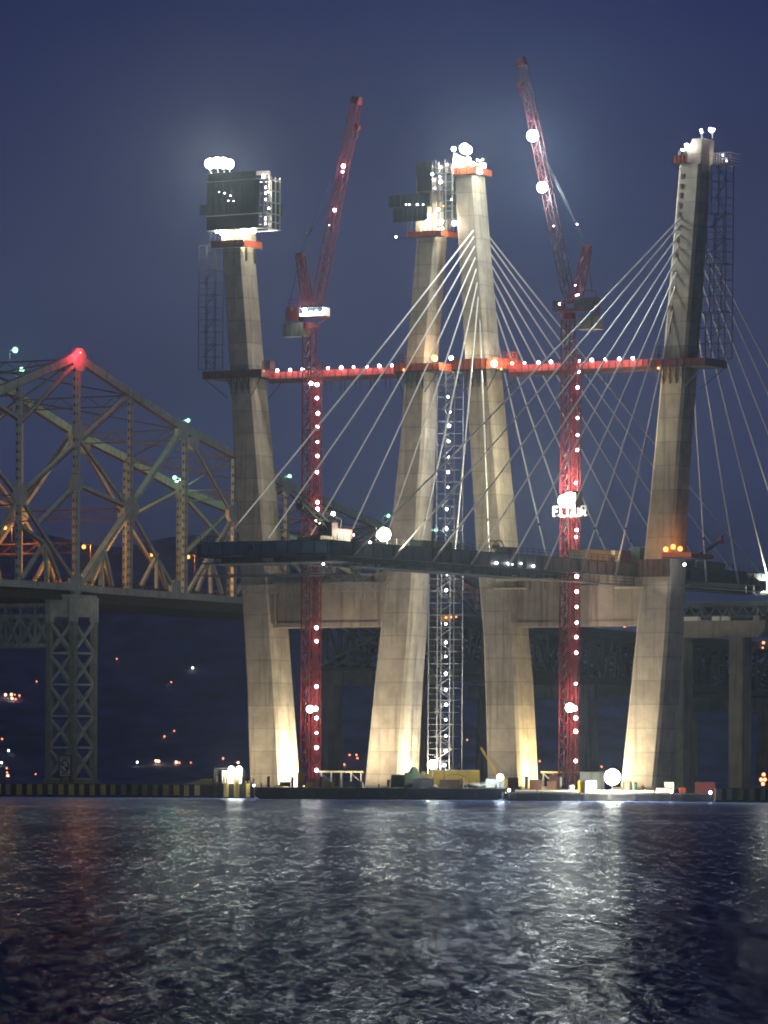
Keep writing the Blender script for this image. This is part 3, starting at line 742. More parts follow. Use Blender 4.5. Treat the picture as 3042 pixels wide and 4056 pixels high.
# the form traveller hanging below the deck tip
def traveller():
    t = thing('form_traveller', 'pale lattice platform hanging under the tip of the cantilevered deck', 'platform', B(s_mid, W_TIP, ZD - 6), None)
    z0, z1 = ZD - 5.9, ZD - 3.9
    for q, w in enumerate((W_TIP - .8, W_TIP + 9)):
        m = MB(); a, b = S_FAR - 0.5, S_NEAR + .6; n = 13
        m.beam(B(a, w, z1), B(b, w, z1), .16); m.beam(B(a, w, z0), B(b, w, z0), .16)
        for i in range(n):
            x0_, x1_ = lerp(a, b, i / n), lerp(a, b, (i + 1) / n)
            m.beam(B(x0_, w, z1), B(x1_, w, z0), .09); m.beam(B(x1_, w, z0), B(x1_, w, z1), .07)
        m.build('lattice_truss', GALV, t)
    m = MB(); m.fr(S_FAR - .5, S_NEAR + .6, W_TIP - .8, W_TIP + 9, z1 + .1, z1 + .2)
    for i in range(9):
        x = lerp(S_FAR, S_NEAR, i / 8); m.beam(B(x, W_TIP - .6, z1), B(x, W_TIP - .3, ZD - 2.4), .14); m.fr(x - .1, x + .1, W_TIP - .8, W_TIP + 9, z0 - .1, z0 + .1)
    m.build('platform_floor', DSTL, t)
    m = MB(); m.fr(lerp(S_FAR, S_NEAR, .15), lerp(S_FAR, S_NEAR, .45), W_TIP + .8, W_TIP + 2, z1 + .3, ZD - 2.6); m.fr(lerp(S_FAR, S_NEAR, .55), lerp(S_FAR, S_NEAR, .92), W_TIP + .8, W_TIP + 2, z1 + .3, ZD - 2.8)
    m.build('jack_frame', DSTL, t)
traveller()

# falsework on crossbeam A
def falsework():
    w = -4.5
    t = thing('falsework', 'grey scaffold decks and railings on top of the left crossbeam', 'scaffold', B(row(1250, 2320, w)[0], 0, ZBT), None)
    m = MB()
    for (x0, x1, y0, y1, n) in ((940, 1545, 2312, 2345, 26), (1080, 1460, 2282, 2308, 16)):
        s0, z1 = row(x0, y0, w); s1, z0 = row(x1, y1, w); z1 = row(1250, y0, w)[1]; z0 = row(1250, y1, w)[1]
        for ww in (w, w + 8.6):
            m.beam(B(s0, ww, z0), B(s1, ww, z0), .14); m.beam(B(s0, ww, z1), B(s1, ww, z1), .12)
            for i in range(n + 1):
                x = lerp(s0, s1, i / n); m.beam(B(x, ww, z0), B(x, ww, z1), .08)
                if i < n: m.beam(B(x, ww, z0 if i % 2 else z1), B(lerp(s0, s1, (i + 1) / n), ww, z1 if i % 2 else z0), .07)
        m.fr(s0, s1, w, w + 8.6, z1, z1 + .1)
    m.build('frame', GALV, t)
    m = MB()
    for x in (1110, 1140, 1400, 1430, 1470):
        s, z = row(x, 2340, w); m.beam(B(s, w, z), B(s, w, z - 1.6), .14); m.beam(B(s + .9, w, z), B(s + .9, w, z - 1.6), .14); m.beam(B(s, w, z - 1.6), B(s + .9, w, z - 1.6), .14)
    m.build('hanger', GALV, t)
    return t
falsework()
def bform():
    w = -3.6
    t = thing('beam_form', 'pale plank platforms clamped on the right crossbeam', 'scaffold', B(row(2200, 2300, w)[0], 0, ZBT), None)
    for (x0, x1, y) in ((1965, 2195, 2297), (1955, 2075, 2331), (2140, 2230, 2297), (2432, 2550, 2327), (2260, 2360, 2315)):
        m = MB(); s0, z = row(x0, y, w); s1 = row(x1, y, w)[0]
        m.fr(s0, s1, w, w + 1.2, z - .2, z + .15); m.build('plank_platform', CREAM if x0 != 2260 else DSTL, t)
    m = MB()
    for x in (1990, 2040, 2090, 2150, 2450, 2500, 2540):
        s, z = row(x, 2300, w); m.beam(B(s, w + 1, z), B(s, w + 1, z - 1.8), .16)
    m.build('hanger', DSTL, t)
bform()

# stay cables
TOPS = [(1859, 913), (1874, 937), (1876, 975), (1881, 1019), (1885, 1065), (1892, 1119), (1897, 1175), (1904, 1265)]
ZT = [row(x, y, -2.6)[1] for x, y in TOPS]      # highest first
WK = [-(105.3 - 13.4 * i) for i in range(8)]    # outermost first
def add_cable(p0, p1, label):
    t = thing('stay_cable', label, 'cable', p1, 'white stay cables of the right tower')
    d = (p0 - p1); n = 12; pts = []
    for i in range(n + 1):
        f = i / n; p = lerp(p1, p0, f); p = p - UP * (4 * f * (1 - f) * d.length * 0.004); pts.append(p)
    m = MB(); dd = d.normalized(); x = dd.cross(UP).normalized(); y = x.cross(dd); r = .15
    m.loft([[p + (x * math.cos(a) + y * math.sin(a)) * r for a in [math.pi / 3 * k for k in range(6)]] for p in pts]); m.build('sheath', SHEATH, t)
    MB().tube(p1 - dd * .3, p1 + dd * 2.6, .24, 8).build('anchor_pipe', GALV, t)
    if random.random() < .4: MB().tube(p1 + dd * (8.5), p1 + dd * 9.0, .2, 8).build('collar', DSTL, t)
ORD = ['outermost and longest', 'second longest', 'third longest', 'fourth longest', 'fifth longest', 'sixth longest', 'second shortest', 'innermost and shortest']
for leg, sb, zb, zo in (('b3', S_FAR + .2, ZD + .1, 0), ('b4', S_NEAR + .6, ZD - 2.3, 0)):
    for i in range(8):
        a, b = leg_at(leg, ZT[i]); h = (b - a) / 2; sm = lerp(a, b, .78 if leg == 'b3' else .3)
        for sg in (-1, 1):
            if sg > 0 and ((leg == 'b3' and i < 0)): continue
            side = 'left' if sg < 0 else 'right'
            who = 'inner leg' if leg == 'b3' else 'tall right-hand leg'
            add_cable(B(sm, sg * (h - .1), ZT[i]), B(sb, -sg * WK[i], zb), '%s white cable fanning %s from the %s of the right tower' % (ORD[i], side, who))

# ================================================================== TOWER CRANES
def crane(px_m, px_h, ybase, ytop, w, label, jib, aframe, pend, cwt, cab, lamps, big, jl, thin):
    s, _ = row(px_m, 2700, w); sh, _ = row(px_h, 2700, w)
    zt = row(px_m, ytop, w)[1]
    t = thing('tower_crane', label, 'crane', B(s, w, 0), 'red tower cranes')
    n = int((zt - 2.5) / 2.0)
    m = MB(); m.lattice(B(s, w, 2.0), B(s, w, zt), V, U, 1.9, 1.9, n, .24, .12); m.build('mast', RED, t)
    zt2 = zt - 7
    m = MB(); m.lattice(B(sh, w - .3, 2.0), B(sh, w - .3, zt2), V, U, 1.15, 1.15, int(zt2 / 1.6), .17, .09)
    z = 8.0
    while z < zt2: m.beam(B(s + .9, w, z), B(sh - .5, w - .3, z), .12); z += 12
    m.build('hoist_mast', RED, t)
    m = MB(); m.fr(s - 2.6, sh + 1.5, w - 2.4, w + 2.4, -.5, 2.0); m.build('base', CONP, t)
    m = MB(); z = 4
    while z < zt - 3:                           # ladders and landings inside the mast
        m.beam(B(s - .5, w - .2, z), B(s + .5, w - .2, z + 1.7), .22, .1); z += 2.4
    m.build('ladder', GALV, t)
    # slewing ring and machinery deck
    P = lambda x, y, ww=w: B(row(x, y, ww)[0], ww, row(x, y, ww)[1])
    m = MB(); m.tube(B(s, w, zt - .2), B(s, w, zt + 1.0), 1.5, 14); m.build('slewing_ring', RED, t)
    m = MB(); (c0, c1, cy0, cy1) = cab['deck']
    s0, s1 = row(c0, cy0, w)[0], row(c1, cy0, w)[0]; z1, z0 = row(px_m, cy0, w)[1], row(px_m, cy1, w)[1]
    m.fr(s0, s1, w - 1.2, w + 1.2, z0, z0 + .5)
    for k in range(7):
        x = lerp(s0, s1, k / 6); m.beam(B(x, w - 1.2, z0 + .5), B(x, w - 1.2, z0 + 1.6), .08)
    m.beam(B(s0, w - 1.2, z0 + 1.6), B(s1, w - 1.2, z0 + 1.6), .1)
    m.build('machinery_deck', RED, t)
    for (x0, x1, y0, y1, mm, nm) in cab['boxes']:
        s0, s1 = row(x0, y0, w)[0], row(x1, y0, w)[0]; z1, z0 = row(px_m, y0, w)[1], row(px_m, y1, w)[1]
        m = MB(); m.fr(s0, s1, w - 1.45, w + 1.0, z0, z1)
        o = m.build(nm, mm, t)
        if nm == 'cab':
            MB().fr(s0 + .2, s1 - .2, w - 1.5, w - 1.45, lerp(z0, z1, .4), z1 - .15).build('window', mat('cab glass', (0.03, 0.04, 0.05), 0.1), o)
    for (x0, y0, x1, y1) in cab['bars']:
        MB().beam(P(x0, y0, w - 1), P(x1, y1, w - 1), .14).build('bar', RED, t)
    # counterweight
    x0, x1, y0, y1 = cwt
    m = MB(); s0, s1 = row(x0, y0, w)[0], row(x1, y0, w)[0]; z1, z0 = row(px_m, y0, w)[1], row(px_m, y1, w)[1]
    k = 5
    for i in range(k):
        m.fr(lerp(s0, s1, i / k) + .04, lerp(s0, s1, (i + 1) / k) - .04, w - 1.3, w + 1.3, z0, z1)
    m.fr(s0, s1, w - 1.0, w + 1.0, z1 - .02, z1 + .25)
    m.beam(B(s0 + .8, w, z1), B(s0 + .8, w, z1 + 2.4), .2); m.beam(B(s1 - .8, w, z1), B(s1 - .8, w, z1 + 2.4), .2)
    m.build('counterweight', CONP, t)
    # jib
    p0, p1 = P(*jib[0]), P(*jib[1]); d = (p1 - p0).normalized(); ey = U; ex = d.cross(U).normalized(); wd = jib[2]
    L_ = (p1 - p0).length
    pts = [0, .04, .96, 1.0]; 
    m = MB(); m.lattice(p0, lerp(p0, p1, .05), ex, ey, .8, wd, 2, .15, .1); m.lattice(lerp(p0, p1, .05), p1, ex, ey, wd, wd * .92, int(L_ / 2.1), .17, .095)
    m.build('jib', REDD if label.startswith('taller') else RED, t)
    m = MB(); m.fr(-.1, .1, 0, .1, 0, .1); m = MB(); m.beam(p1 - ex * wd * .5, p1 + ex * wd * .5, 1.3, 1.5)
    m.build('jib_head', RED, t)
    hb, hp = jib[3], jib[4]
    c = P(*hb); m = MB(); m.ball(c, .55, sq=1.3); m.beam(c, c - UP * 2.2, .3); m.tube(c - U * .4, c + U * .4, .75, 10); m.beam(c + UP * .4, p1, .06)
    m.build('hook_block', RED, t)
    # luffing frame and ropes
    a0, a1, a2 = P(*aframe[0]), P(*aframe[1]), P(*aframe[2])
    dd = (a1 - a0).normalized(); ex2 = dd.cross(U).normalized()
    m = MB(); m.lattice(a0, a1, ex2, ey, 1.7, 1.3, max(5, int((a1 - a0).length / 1.6)), .24, .12)
    m.beam(a1 - ex2 * .8, a1 + ex2 * .8, .9); m.beam(a1, a2, .12)
    m.build('luffing_frame', RED, t)
    m = MB(); q = P(*pend[0]); r_ = lerp(p0, p1, pend[1])
    for off in (-.5, .5):
        m.beam(a1 + U * off, q + U * off * .6, .07); m.beam(q + U * off * .6, r_ + U * off, .05)
    m.ball(q, .4); m.beam(q, lerp(q, r_, .12), .25)
    m.build('luffing_rope', CABR, t)
    m = MB()
    if thin:
        m.beam(P(*thin[0]), P(*thin[1]), .05); m.build('pendant_rope', CABR, t)
    for (x, y, r) in lamps: bulb(B(row(x, y, w - 1.1)[0], w - 1.15, row(x, y, w - 1.1)[1]), r * 1.12, E_PK, t)
    for (x, y, r, mm) in big:
        ss, zz = row(x, y, w - 2.4); flood(B(ss, w - 2.4, zz), r, mm, t, pole=B(ss, w - .8, zz - .4))
    if label.startswith('taller'):
        ss, zz = row(2292, 1978, w - 2.4); MB().fr(ss, ss + .08, w - 3.7, w - 1.0, zz - 1.7, zz + 1.6).build('light_shield', REDD, t)  # added plate keeping the mast floods' light off the right leg
    for (x, y, r, mm) in jl:
        ss, zz = row(x, y, w - 1.6); flood(B(ss, w - 2.6, zz), r, mm, t, pole=B(ss, w - .8, zz)) if r > .9 else bulb(B(ss, w - 1.6, zz), r, mm, t)
    return t, s, sh
KP = 1.8336
ll = [(685, 860), (687, 893), (686, 922), (686, 955), (686, 985), (685, 1020), (686, 1085), (686, 1100), (684, 1356), (684, 1385), (684, 1483), (684, 1551), (684, 1583), (684, 1615), (672, 828), (685, 831), (684, 1664)]
crane(1219, 1257, 3100, 1300, -8,
  'shorter red tower crane standing between the two left legs, jib tilted right',
  [(1252, 1225), (1412, 398), 1.75, (1412, 505), None], [(1222, 1225), (1190, 1010), (1150, 1190)], [(1222, 926), .55], (1134, 1215, 1283, 1332),
  {'deck': (1145, 1295, 1195, 1262), 'boxes': [(1200, 1296, 1222, 1255, WHT, 'cab'), (1148, 1195, 1215, 1270, RED, 'winch_house'), (1168, 1180, 1218, 1232, YEL, 'winch')],
   'bars': [(1146, 1185, 1255, 1200), (1146, 1185, 1146, 1280), (1180, 1180, 1182, 1260), (1255, 1290, 1290, 1262), (1240, 1288, 1272, 1300)]},
  [(x * KP, y * KP, .30) for x, y in ll], [(1258, 2067, .62, E_PK), (1228, 2809, .70, E_FL), (1250, 2807, .45, E_PK)],
  [(1360, 658, .38, E_PK), (1357, 680, .26, E_PK), (1325, 832, .34, E_PK), (1207, 1228, .42, E_FL2), (1230, 1236, .32, E_FL2), (1252, 1235, .32, E_FL2), (1275, 1238, .34, E_FL2), (1290, 1224, .2, E_CL), (1320, 2035, .4, E_W), (1304, 892, .1, E_W)],
  [(1220, 930), (1318, 680)])
rl = [(1250, 803), (1248, 837), (1248, 903), (1248, 940), (1247, 972), (1244, 1043), (1246, 1145), (1245, 1160), (1246, 1245), (1246, 1278), (1246, 1311), (1246, 1345), (1245, 1376), (1245, 1410), (1244, 1477), (1244, 1551), (1244, 1580), (1244, 1644)]
TCR, sR, shR = crane(2243, 2282, 3100, 1262, -7,
  'taller red tower crane standing between the two right legs, jib tilted left',
  [(2258, 1200), (2065, 245), 1.75, (2062, 335), None], [(2280, 1200), (2326, 980), (2345, 1160)], [(2284, 890), .66], (2298, 2376, 1262, 1310),
  {'deck': (2205, 2368, 1180, 1235), 'boxes': [(2204, 2232, 1190, 1230, DSTL, 'cab'), (2290, 2366, 1185, 1228, DSTL, 'winch_house')],
   'bars': [(2320, 1150, 2356, 1150), (2356, 1150, 2372, 1200), (2372, 1180, 2372, 1255), (2330, 1232, 2362, 1255), (2290, 1160, 2320, 1150)]},
  [(x * KP, y * KP, .30) for x, y in rl], [(2236, 1984, 1.25, E_TOP), (2258, 1978, 1.35, E_TOP), (2277, 1968, .7, E_FL), (2257, 2803, .85, E_FL), (2276, 2806, .5, E_PK)],
  [(2120, 540, 1.15, E_JIB), (2158, 744, 1.05, E_JIB), (2283, 1170, .16, E_W), (2292, 1167, .14, E_W), (2216, 1204, .22, E_W), (2286, 888, .14, E_W), (2193, 895, .14, E_W), (2279, 1130, .1, E_W)],
  [(2326, 980), (2345, 1140)])
# the lit letters on the right mast
def letters():
    w = -8.6
    t = thing('letter_sign', 'white illuminated letters on a frame across the right crane mast', 'sign', B(row(2260, 2045, w)[0], w, row(2260, 2045, w)[1]), None)
    m = MB(); (s0, z1), (s1, z0) = row(2193, 2008, w), row(2330, 2042, w)
    m.beam(B(s0, w + .12, z0), B(s1, w + .12, z0), .1); m.beam(B(s0, w + .12, z1), B(s1, w + .12, z1), .1)
    m.beam(B(lerp(s0, s1, .38), w + .12, z0), B(lerp(s0, s1, .38), w + .9, z0), .12); m.beam(B(lerp(s0, s1, .7), w + .12, z0), B(lerp(s0, s1, .7), w + .9, z0), .12)
    m.build('frame', GALV, t)
    G = {'F': [((0, 0), (0, 1)), ((0, 1), (.8, 1)), ((0, .52), (.65, .52))], 'L': [((0, 0), (0, 1)), ((0, 0), (.8, 0))],
         'U': [((0, 0), (0, 1)), ((0, 0), (.8, 0)), ((.8, 0), (.8, 1))], 'O': [((0, 0), (0, 1)), ((0, 0), (.8, 0)), ((.8, 0), (.8, 1)), ((0, 1), (.8, 1))],
         'R': [((0, 0), (0, 1)), ((0, 1), (.75, 1)), ((.75, 1), (.75, .5)), ((0, .5), (.75, .5)), ((.35, .5), (.8, 0))]}
    H = z1 - z0; pitch = (s1 - s0) / 5
    for i, c in enumerate('FLUOR'):
        m = MB()
        for (a, b) in G[c]:
            m.beam(B(s0 + pitch * i + a[0] * pitch * .82, w, z0 + a[1] * H), B(s0 + pitch * i + b[0] * pitch * .82, w, z0 + b[1] * H), .3, .25)
        m.build('letter', mat('lit letter', (1, 1, .9), emit=.6, ecol=(1, .98, .80)), t)
letters()

# ================================================================== SCAFFOLD / STAIR TOWERS
def stair_tower(label, pts, w, m_, lamps=(), ch=.12, br=.07, group='lattice access towers', depth=None):
    (x0, x1, y0, y1) = pts[0]
    sb, zb = row((x0 + x1) / 2, y1, w)
    t = thing('access_tower', label, 'scaffold tower', B(sb, w, zb), group)
    for (x0, x1, y0, y1) in pts:
        s0, z0 = row(x0, y1, w); s1 = row(x1, y1, w)[0]; z1 = row(x0, y0, w)[1]; a = s1 - s0
        n = max(2, int((z1 - z0) / 2.4)); m = MB(); e = min(a, depth or a)
        pt = lambda i, q, r: B(s0 + a * q, w - e / 2 + e * r, lerp(z0, z1, i / n))
        for q in (0, .5, 1) if a > 3 else (0, 1):
            for r in (0, 1): m.beam(pt(0, q, r), pt(n, q, r), ch)
        for i in range(n + 1):
            m.beam(pt(i, 0, 0), pt(i, 1, 0), br); m.beam(pt(i, 0, 1), pt(i, 1, 1), br); m.beam(pt(i, 0, 0), pt(i, 0, 1), br); m.beam(pt(i, 1, 0), pt(i, 1, 1), br)
            if i < n:
                h = .5
                m.beam(pt(i + h, 0, 0), pt(i + h, 1, 0), br * .7); m.beam(pt(i + h, 1, 0), pt(i + h, 1, 1), br * .7)
                q0, q1 = (0.15, .85) if i % 2 else (.85, .15)
                m.beam(pt(i, q0, .3), pt(i + 1, q1, .3), br * 2.5, br); m.beam(pt(i + .3, q0, .3), pt(i + 1.3 if i < n - 1 else n, q1, .3), br * .8)
        m.build('lattice', m_, t)
    for (x, y, r) in lamps:
        s, z = row(x, y, w - .6); bulb(B(s, w - .6, z), r, E_STR, t)
    return t
wl_ = [(968, 857), (972, 890), (970, 920), (969, 953), (970, 988), (968, 1020), (968, 1053), (965, 1100), (964, 1142), (966, 1240), (964, 1275), (963, 1348), (963, 1388), (963, 1418), (963, 1455), (963, 1490), (964, 1522), (963, 1555), (963, 1590), (963, 1622)]
stair_tower('tall white stair tower strung with bulbs between the two bridge towers', [(1712, 1812, 2245, 3062), (1745, 1815, 1478, 2245)], 0, GALV, [(x * KP, y * KP, .26) for x, y in wl_], depth=3.4, ch=.16, br=.08)
stair_tower('faint dark lattice tower left of the leftmost leg', [(800, 868, 975, 1465)], 0, mat('dull steel', (.10, .11, .11), .6), ch=.13, br=.08, depth=2.6)
stair_tower('dark lattice tower outside the tall right-hand leg', [(2832, 2890, 655, 850), (2814, 2889, 850, 1050), (2796, 2887, 1050, 1240), (2779, 2885, 1240, 1425)], 1.5, mat('dull steel', (.10, .11, .11), .6), ch=.16, br=.1, depth=3.0)

# ================================================================== OLD TRUSS BRIDGE
OU, OV = U, V
T0 = at(310, 2327, 1150)
OS = 31.0                                        # distance between the two trusses
def O(px, py): return hit(px, py, T0, OV)        # a photograph point on the near truss plane
BOT = [(-420, 2270), (0, 2308), (310, 2327), (392, 2337), (958, 2378), (1500, 2418), (1900, 2448)]
TOPC = [(-420, 1760), (-210, 1650), (0, 1545), (72, 1512), (300, 1412), (513, 1556), (720, 1692), (925, 1800), (1134, 1922), (1330, 2006), (1486, 2075), (1690, 2190), (1895, 2318)]
def yb(x):
    for (a, b), (c, d) in zip(BOT, BOT[1:]):
        if a <= x <= c: return lerp(b, d, (x - a) / (c - a))
def make_old():
    t = thing('truss_bridge', 'old grey steel truss bridge behind, lit orange along its roadway', 'truss bridge', Vector((T0.x, T0.y, 0)))
    VX = [-350, -140, 72, 300, 513, 730, 925, 1134, 1330, 1500, 1690, 1895]
    def ytop(x):
        for (a, b), (c, d) in zip(TOPC, TOPC[1:]):
            if a <= x <= c: return lerp(b, d, (x - a) / (c - a))
    diag = [(310, 1425, 85, 1664), (85, 1664, -60, 1570), (75, 1960, 513, 1562), (300, 1720, 515, 2020), (515, 2020, 693, 2338), (515, 2010, 300, 1915), (300, 1922, 150, 2072),
            (75, 1965, 300, 2312), (72, 1965, -140, 1700), (75, 1965, -60, 2210), (175, 2150, 85, 2290), (178, 2150, 185, 2296), (185, 2165, 232, 2285), (175, 2150, 60, 2065),
            (412, 2180, 350, 2300), (408, 2185, 398, 2318), (415, 2185, 445, 2320), (618, 2205, 560, 2318), (622, 2205, 620, 2330), (628, 2220, 658, 2330),
            (765, 1760, 915, 2030), (915, 2030, 1120, 2375), (1134, 1925, 925, 2040), (1134, 1930, 1330, 2160), (1330, 2160, 1500, 2400), (1330, 2010, 1134, 2200), (1500, 2085, 1330, 2390),
            (1500, 2090, 1690, 2400), (1690, 2195, 1500, 2410), (1690, 2200, 1895, 2440), (830, 2215, 780, 2340), (833, 2215, 835, 2350), (838, 2220, 880, 2350), (925, 2045, 740, 2350)]
    big = [(720, 1700, 515, 2010), (515, 2010, 310, 2315)]
    for side, off in (('near', Vector((0, 0, 0))), ('far', -OV * OS)):
        P = lambda x, y: O(x, y) + off
        tr = MB()
        pl = [(x, y) for x, y in TOPC]
        for (a, b), (c, d) in zip(pl, pl[1:]): tr.beam(P(a, b), P(c, d), 1.1, 1.75, 0); 
        for (a, b), (c, d) in zip(pl, pl[1:]): tr.beam(P(a, b) - UP * 1.0, P(c, d) - UP * 1.0, .9, .22, 1)
        for (a, b), (c, d) in zip(BOT, BOT[1:]): tr.beam(P(a, b), P(c, d), .9, 1.5, 0)
        for (a, b, c, d) in big: tr.beam(P(a, b), P(c, d), .8, 1.5, 0, side=OV)
        for (a, b, c, d) in diag: tr.beam(P(a, b), P(c, d), .6, .85, 0, side=OV); tr.beam(P(a, b) - UP * .6 + OV * .05, P(c, d) - UP * .6 + OV * .05, .5, .18, 1, side=OV)
        for x in VX:
            p0, p1 = P(x, yb(x)), P(x, ytop(x)); p1 = Vector((p0.x, p0.y, p1.z))
            wd = 1.9 if x == 300 else 1.35
            # a pair of flanges with a laced web between them
            q = OU * (wd / 2)
            tr.beam(p0 - q * .86 , p1 - q * .86, .5, wd * .28, 0, side=OU) if False else None
            a = [p0 - q - OV * .4, p0 + q - OV * .4, p0 + q + OV * .4, p0 - q + OV * .4]; h = UP * (p1.z - p0.z)
            tr.hexa(a + [k + h for k in a], 0)
            z = 1.5
            while z < (p1.z - p0.z) - 2:
                c0 = p0 - OU * (wd / 2 + .03) + UP * z; tr.hexa([c0 + OV * -.22, c0 + OV * -.22 + OU * .02, c0 + OV * .22 + OU * .02, c0 + OV * .22] + [k + UP * .75 for k in [c0 + OV * -.22, c0 + OV * -.22 + OU * .02, c0 + OV * .22 + OU * .02, c0 + OV * .22]], 2)
                c0 = p0 + OV * .41 - OU * (wd * .28) + UP * z; tr.hexa([c0, c0 + OU * .3, c0 + OU * .3 + OV * .02, c0 + OV * .02] + [k + UP * .75 for k in [c0, c0 + OU * .3, c0 + OU * .3 + OV * .02, c0 + OV * .02]], 2)
                z += 1.95
        # gusset plates at the main joints
        for (x, y, r) in ((75, 1960, 2.6), (300, 1915, 2.2), (515, 2015, 3.0), (310, 1425, 2.8), (720, 1705, 2.4), (765, 1750, 2.0), (300, 2312, 2.6), (693, 2330, 2.0), (920, 2035, 2.2), (1134, 1925, 2.2), (310, 1700, 2.0)):
            c = P(x, y); tr.loft([[c + (OU * math.cos(a + .39) + UP * math.sin(a + .39)) * r + OV * q for a in [math.pi / 4 * k for k in range(8)]] for q in (-.5, .5)], 0)
        tr.build('side_truss', [GREY, RUST, DSTL], t)
    # deck: roadway, floor beams, railings
    m = MB()
    for (a, b), (c, d) in zip(BOT, BOT[1:]):
        p, q = O(a, b), O(c, d)
        for (o0, o1, zz0, zz1, mi) in ((1.0, OS - 1.0, .4, .9, 0), (0.8, OS - .8, -2.9, .4, 1)):
            m.hexa([p - OV * o1 + UP * zz0, p - OV * o0 + UP * zz0, q - OV * o0 + UP * zz0, q - OV * o1 + UP * zz0, p - OV * o1 + UP * zz1, p - OV * o0 + UP * zz1, q - OV * o0 + UP * zz1, q - OV * o1 + UP * zz1], mi)
    m.build('roadway', [DECK, mat('brown floor steel', (.055, .04, .035), .8, noise=.3)], t)
    m = MB()
    for off in (1.4, OS - 1.4):
        for (a, b), (c, d) in zip(BOT, BOT[1:]):
            p, q = O(a, b) - OV * off, O(c, d) - OV * off
            for h in (1.5, 2.0): m.beam(p + UP * h, q + UP * h, .12)
            n = max(1, int((q - p).length / 2.2))
            for i in range(n): m.beam(lerp(p, q, i / n) + UP * .9, lerp(p, q, i / n) + UP * 2.0, .12)
    m.build('railing', DSTL, t)
    # lateral and sway bracing between the two trusses
    m = MB(); px = VX
    prev = None
    for x in [-350, -140, 72, 300, 513, 720, 925, 1134, 1330, 1500, 1690, 1895]:
        n0 = O(x, ytop(x)) - UP * .6; f0 = n0 - OV * OS
        for dz in (0, -2.4): m.beam(n0 + UP * dz, f0 + UP * dz, .3, .3)
        k = 8
        for i in range(k): m.beam(lerp(n0, f0, i / k) + UP * (0 if i % 2 else -2.4), lerp(n0, f0, (i + 1) / k) + UP * (-2.4 if i % 2 else 0), .14)
        if prev: m.beam(prev[0], f0, .32); m.beam(prev[1], n0, .32)
        prev = (n0, f0)
    for (x, y) in ((72, 1960), (300, 2150), (513, 2015), (-140, 2150), (72, 2160)):
        n0 = O(x, y); f0 = n0 - OV * OS; 
        for dz in (0, -2.2): m.beam(n0 + UP * dz, f0 + UP * dz, .3)
        k = 9
        for i in range(k): m.beam(lerp(n0, f0, i / k) + UP * (0 if i % 2 else -2.2), lerp(n0, f0, (i + 1) / k) + UP * (-2.2 if i % 2 else 0), .14)
    # entrance portal at the far end
    n0 = O(1895, 2325); f0 = n0 - OV * OS; k = 10
    for dz in (1.6, -1.2): m.beam(n0 + UP * dz, f0 + UP * dz, .5)
    for i in range(k): m.beam(lerp(n0, f0, i / k) + UP * (1.6 if i % 2 else -1.2), lerp(n0, f0, (i + 1) / k) + UP * (-1.2 if i % 2 else 1.6), .22)
    m.beam(n0 - OV * 2 - UP * 1, n0 - UP * 6, .4)
    m.build('sway_bracing', RUST, t)
    return t
OLD = make_old()

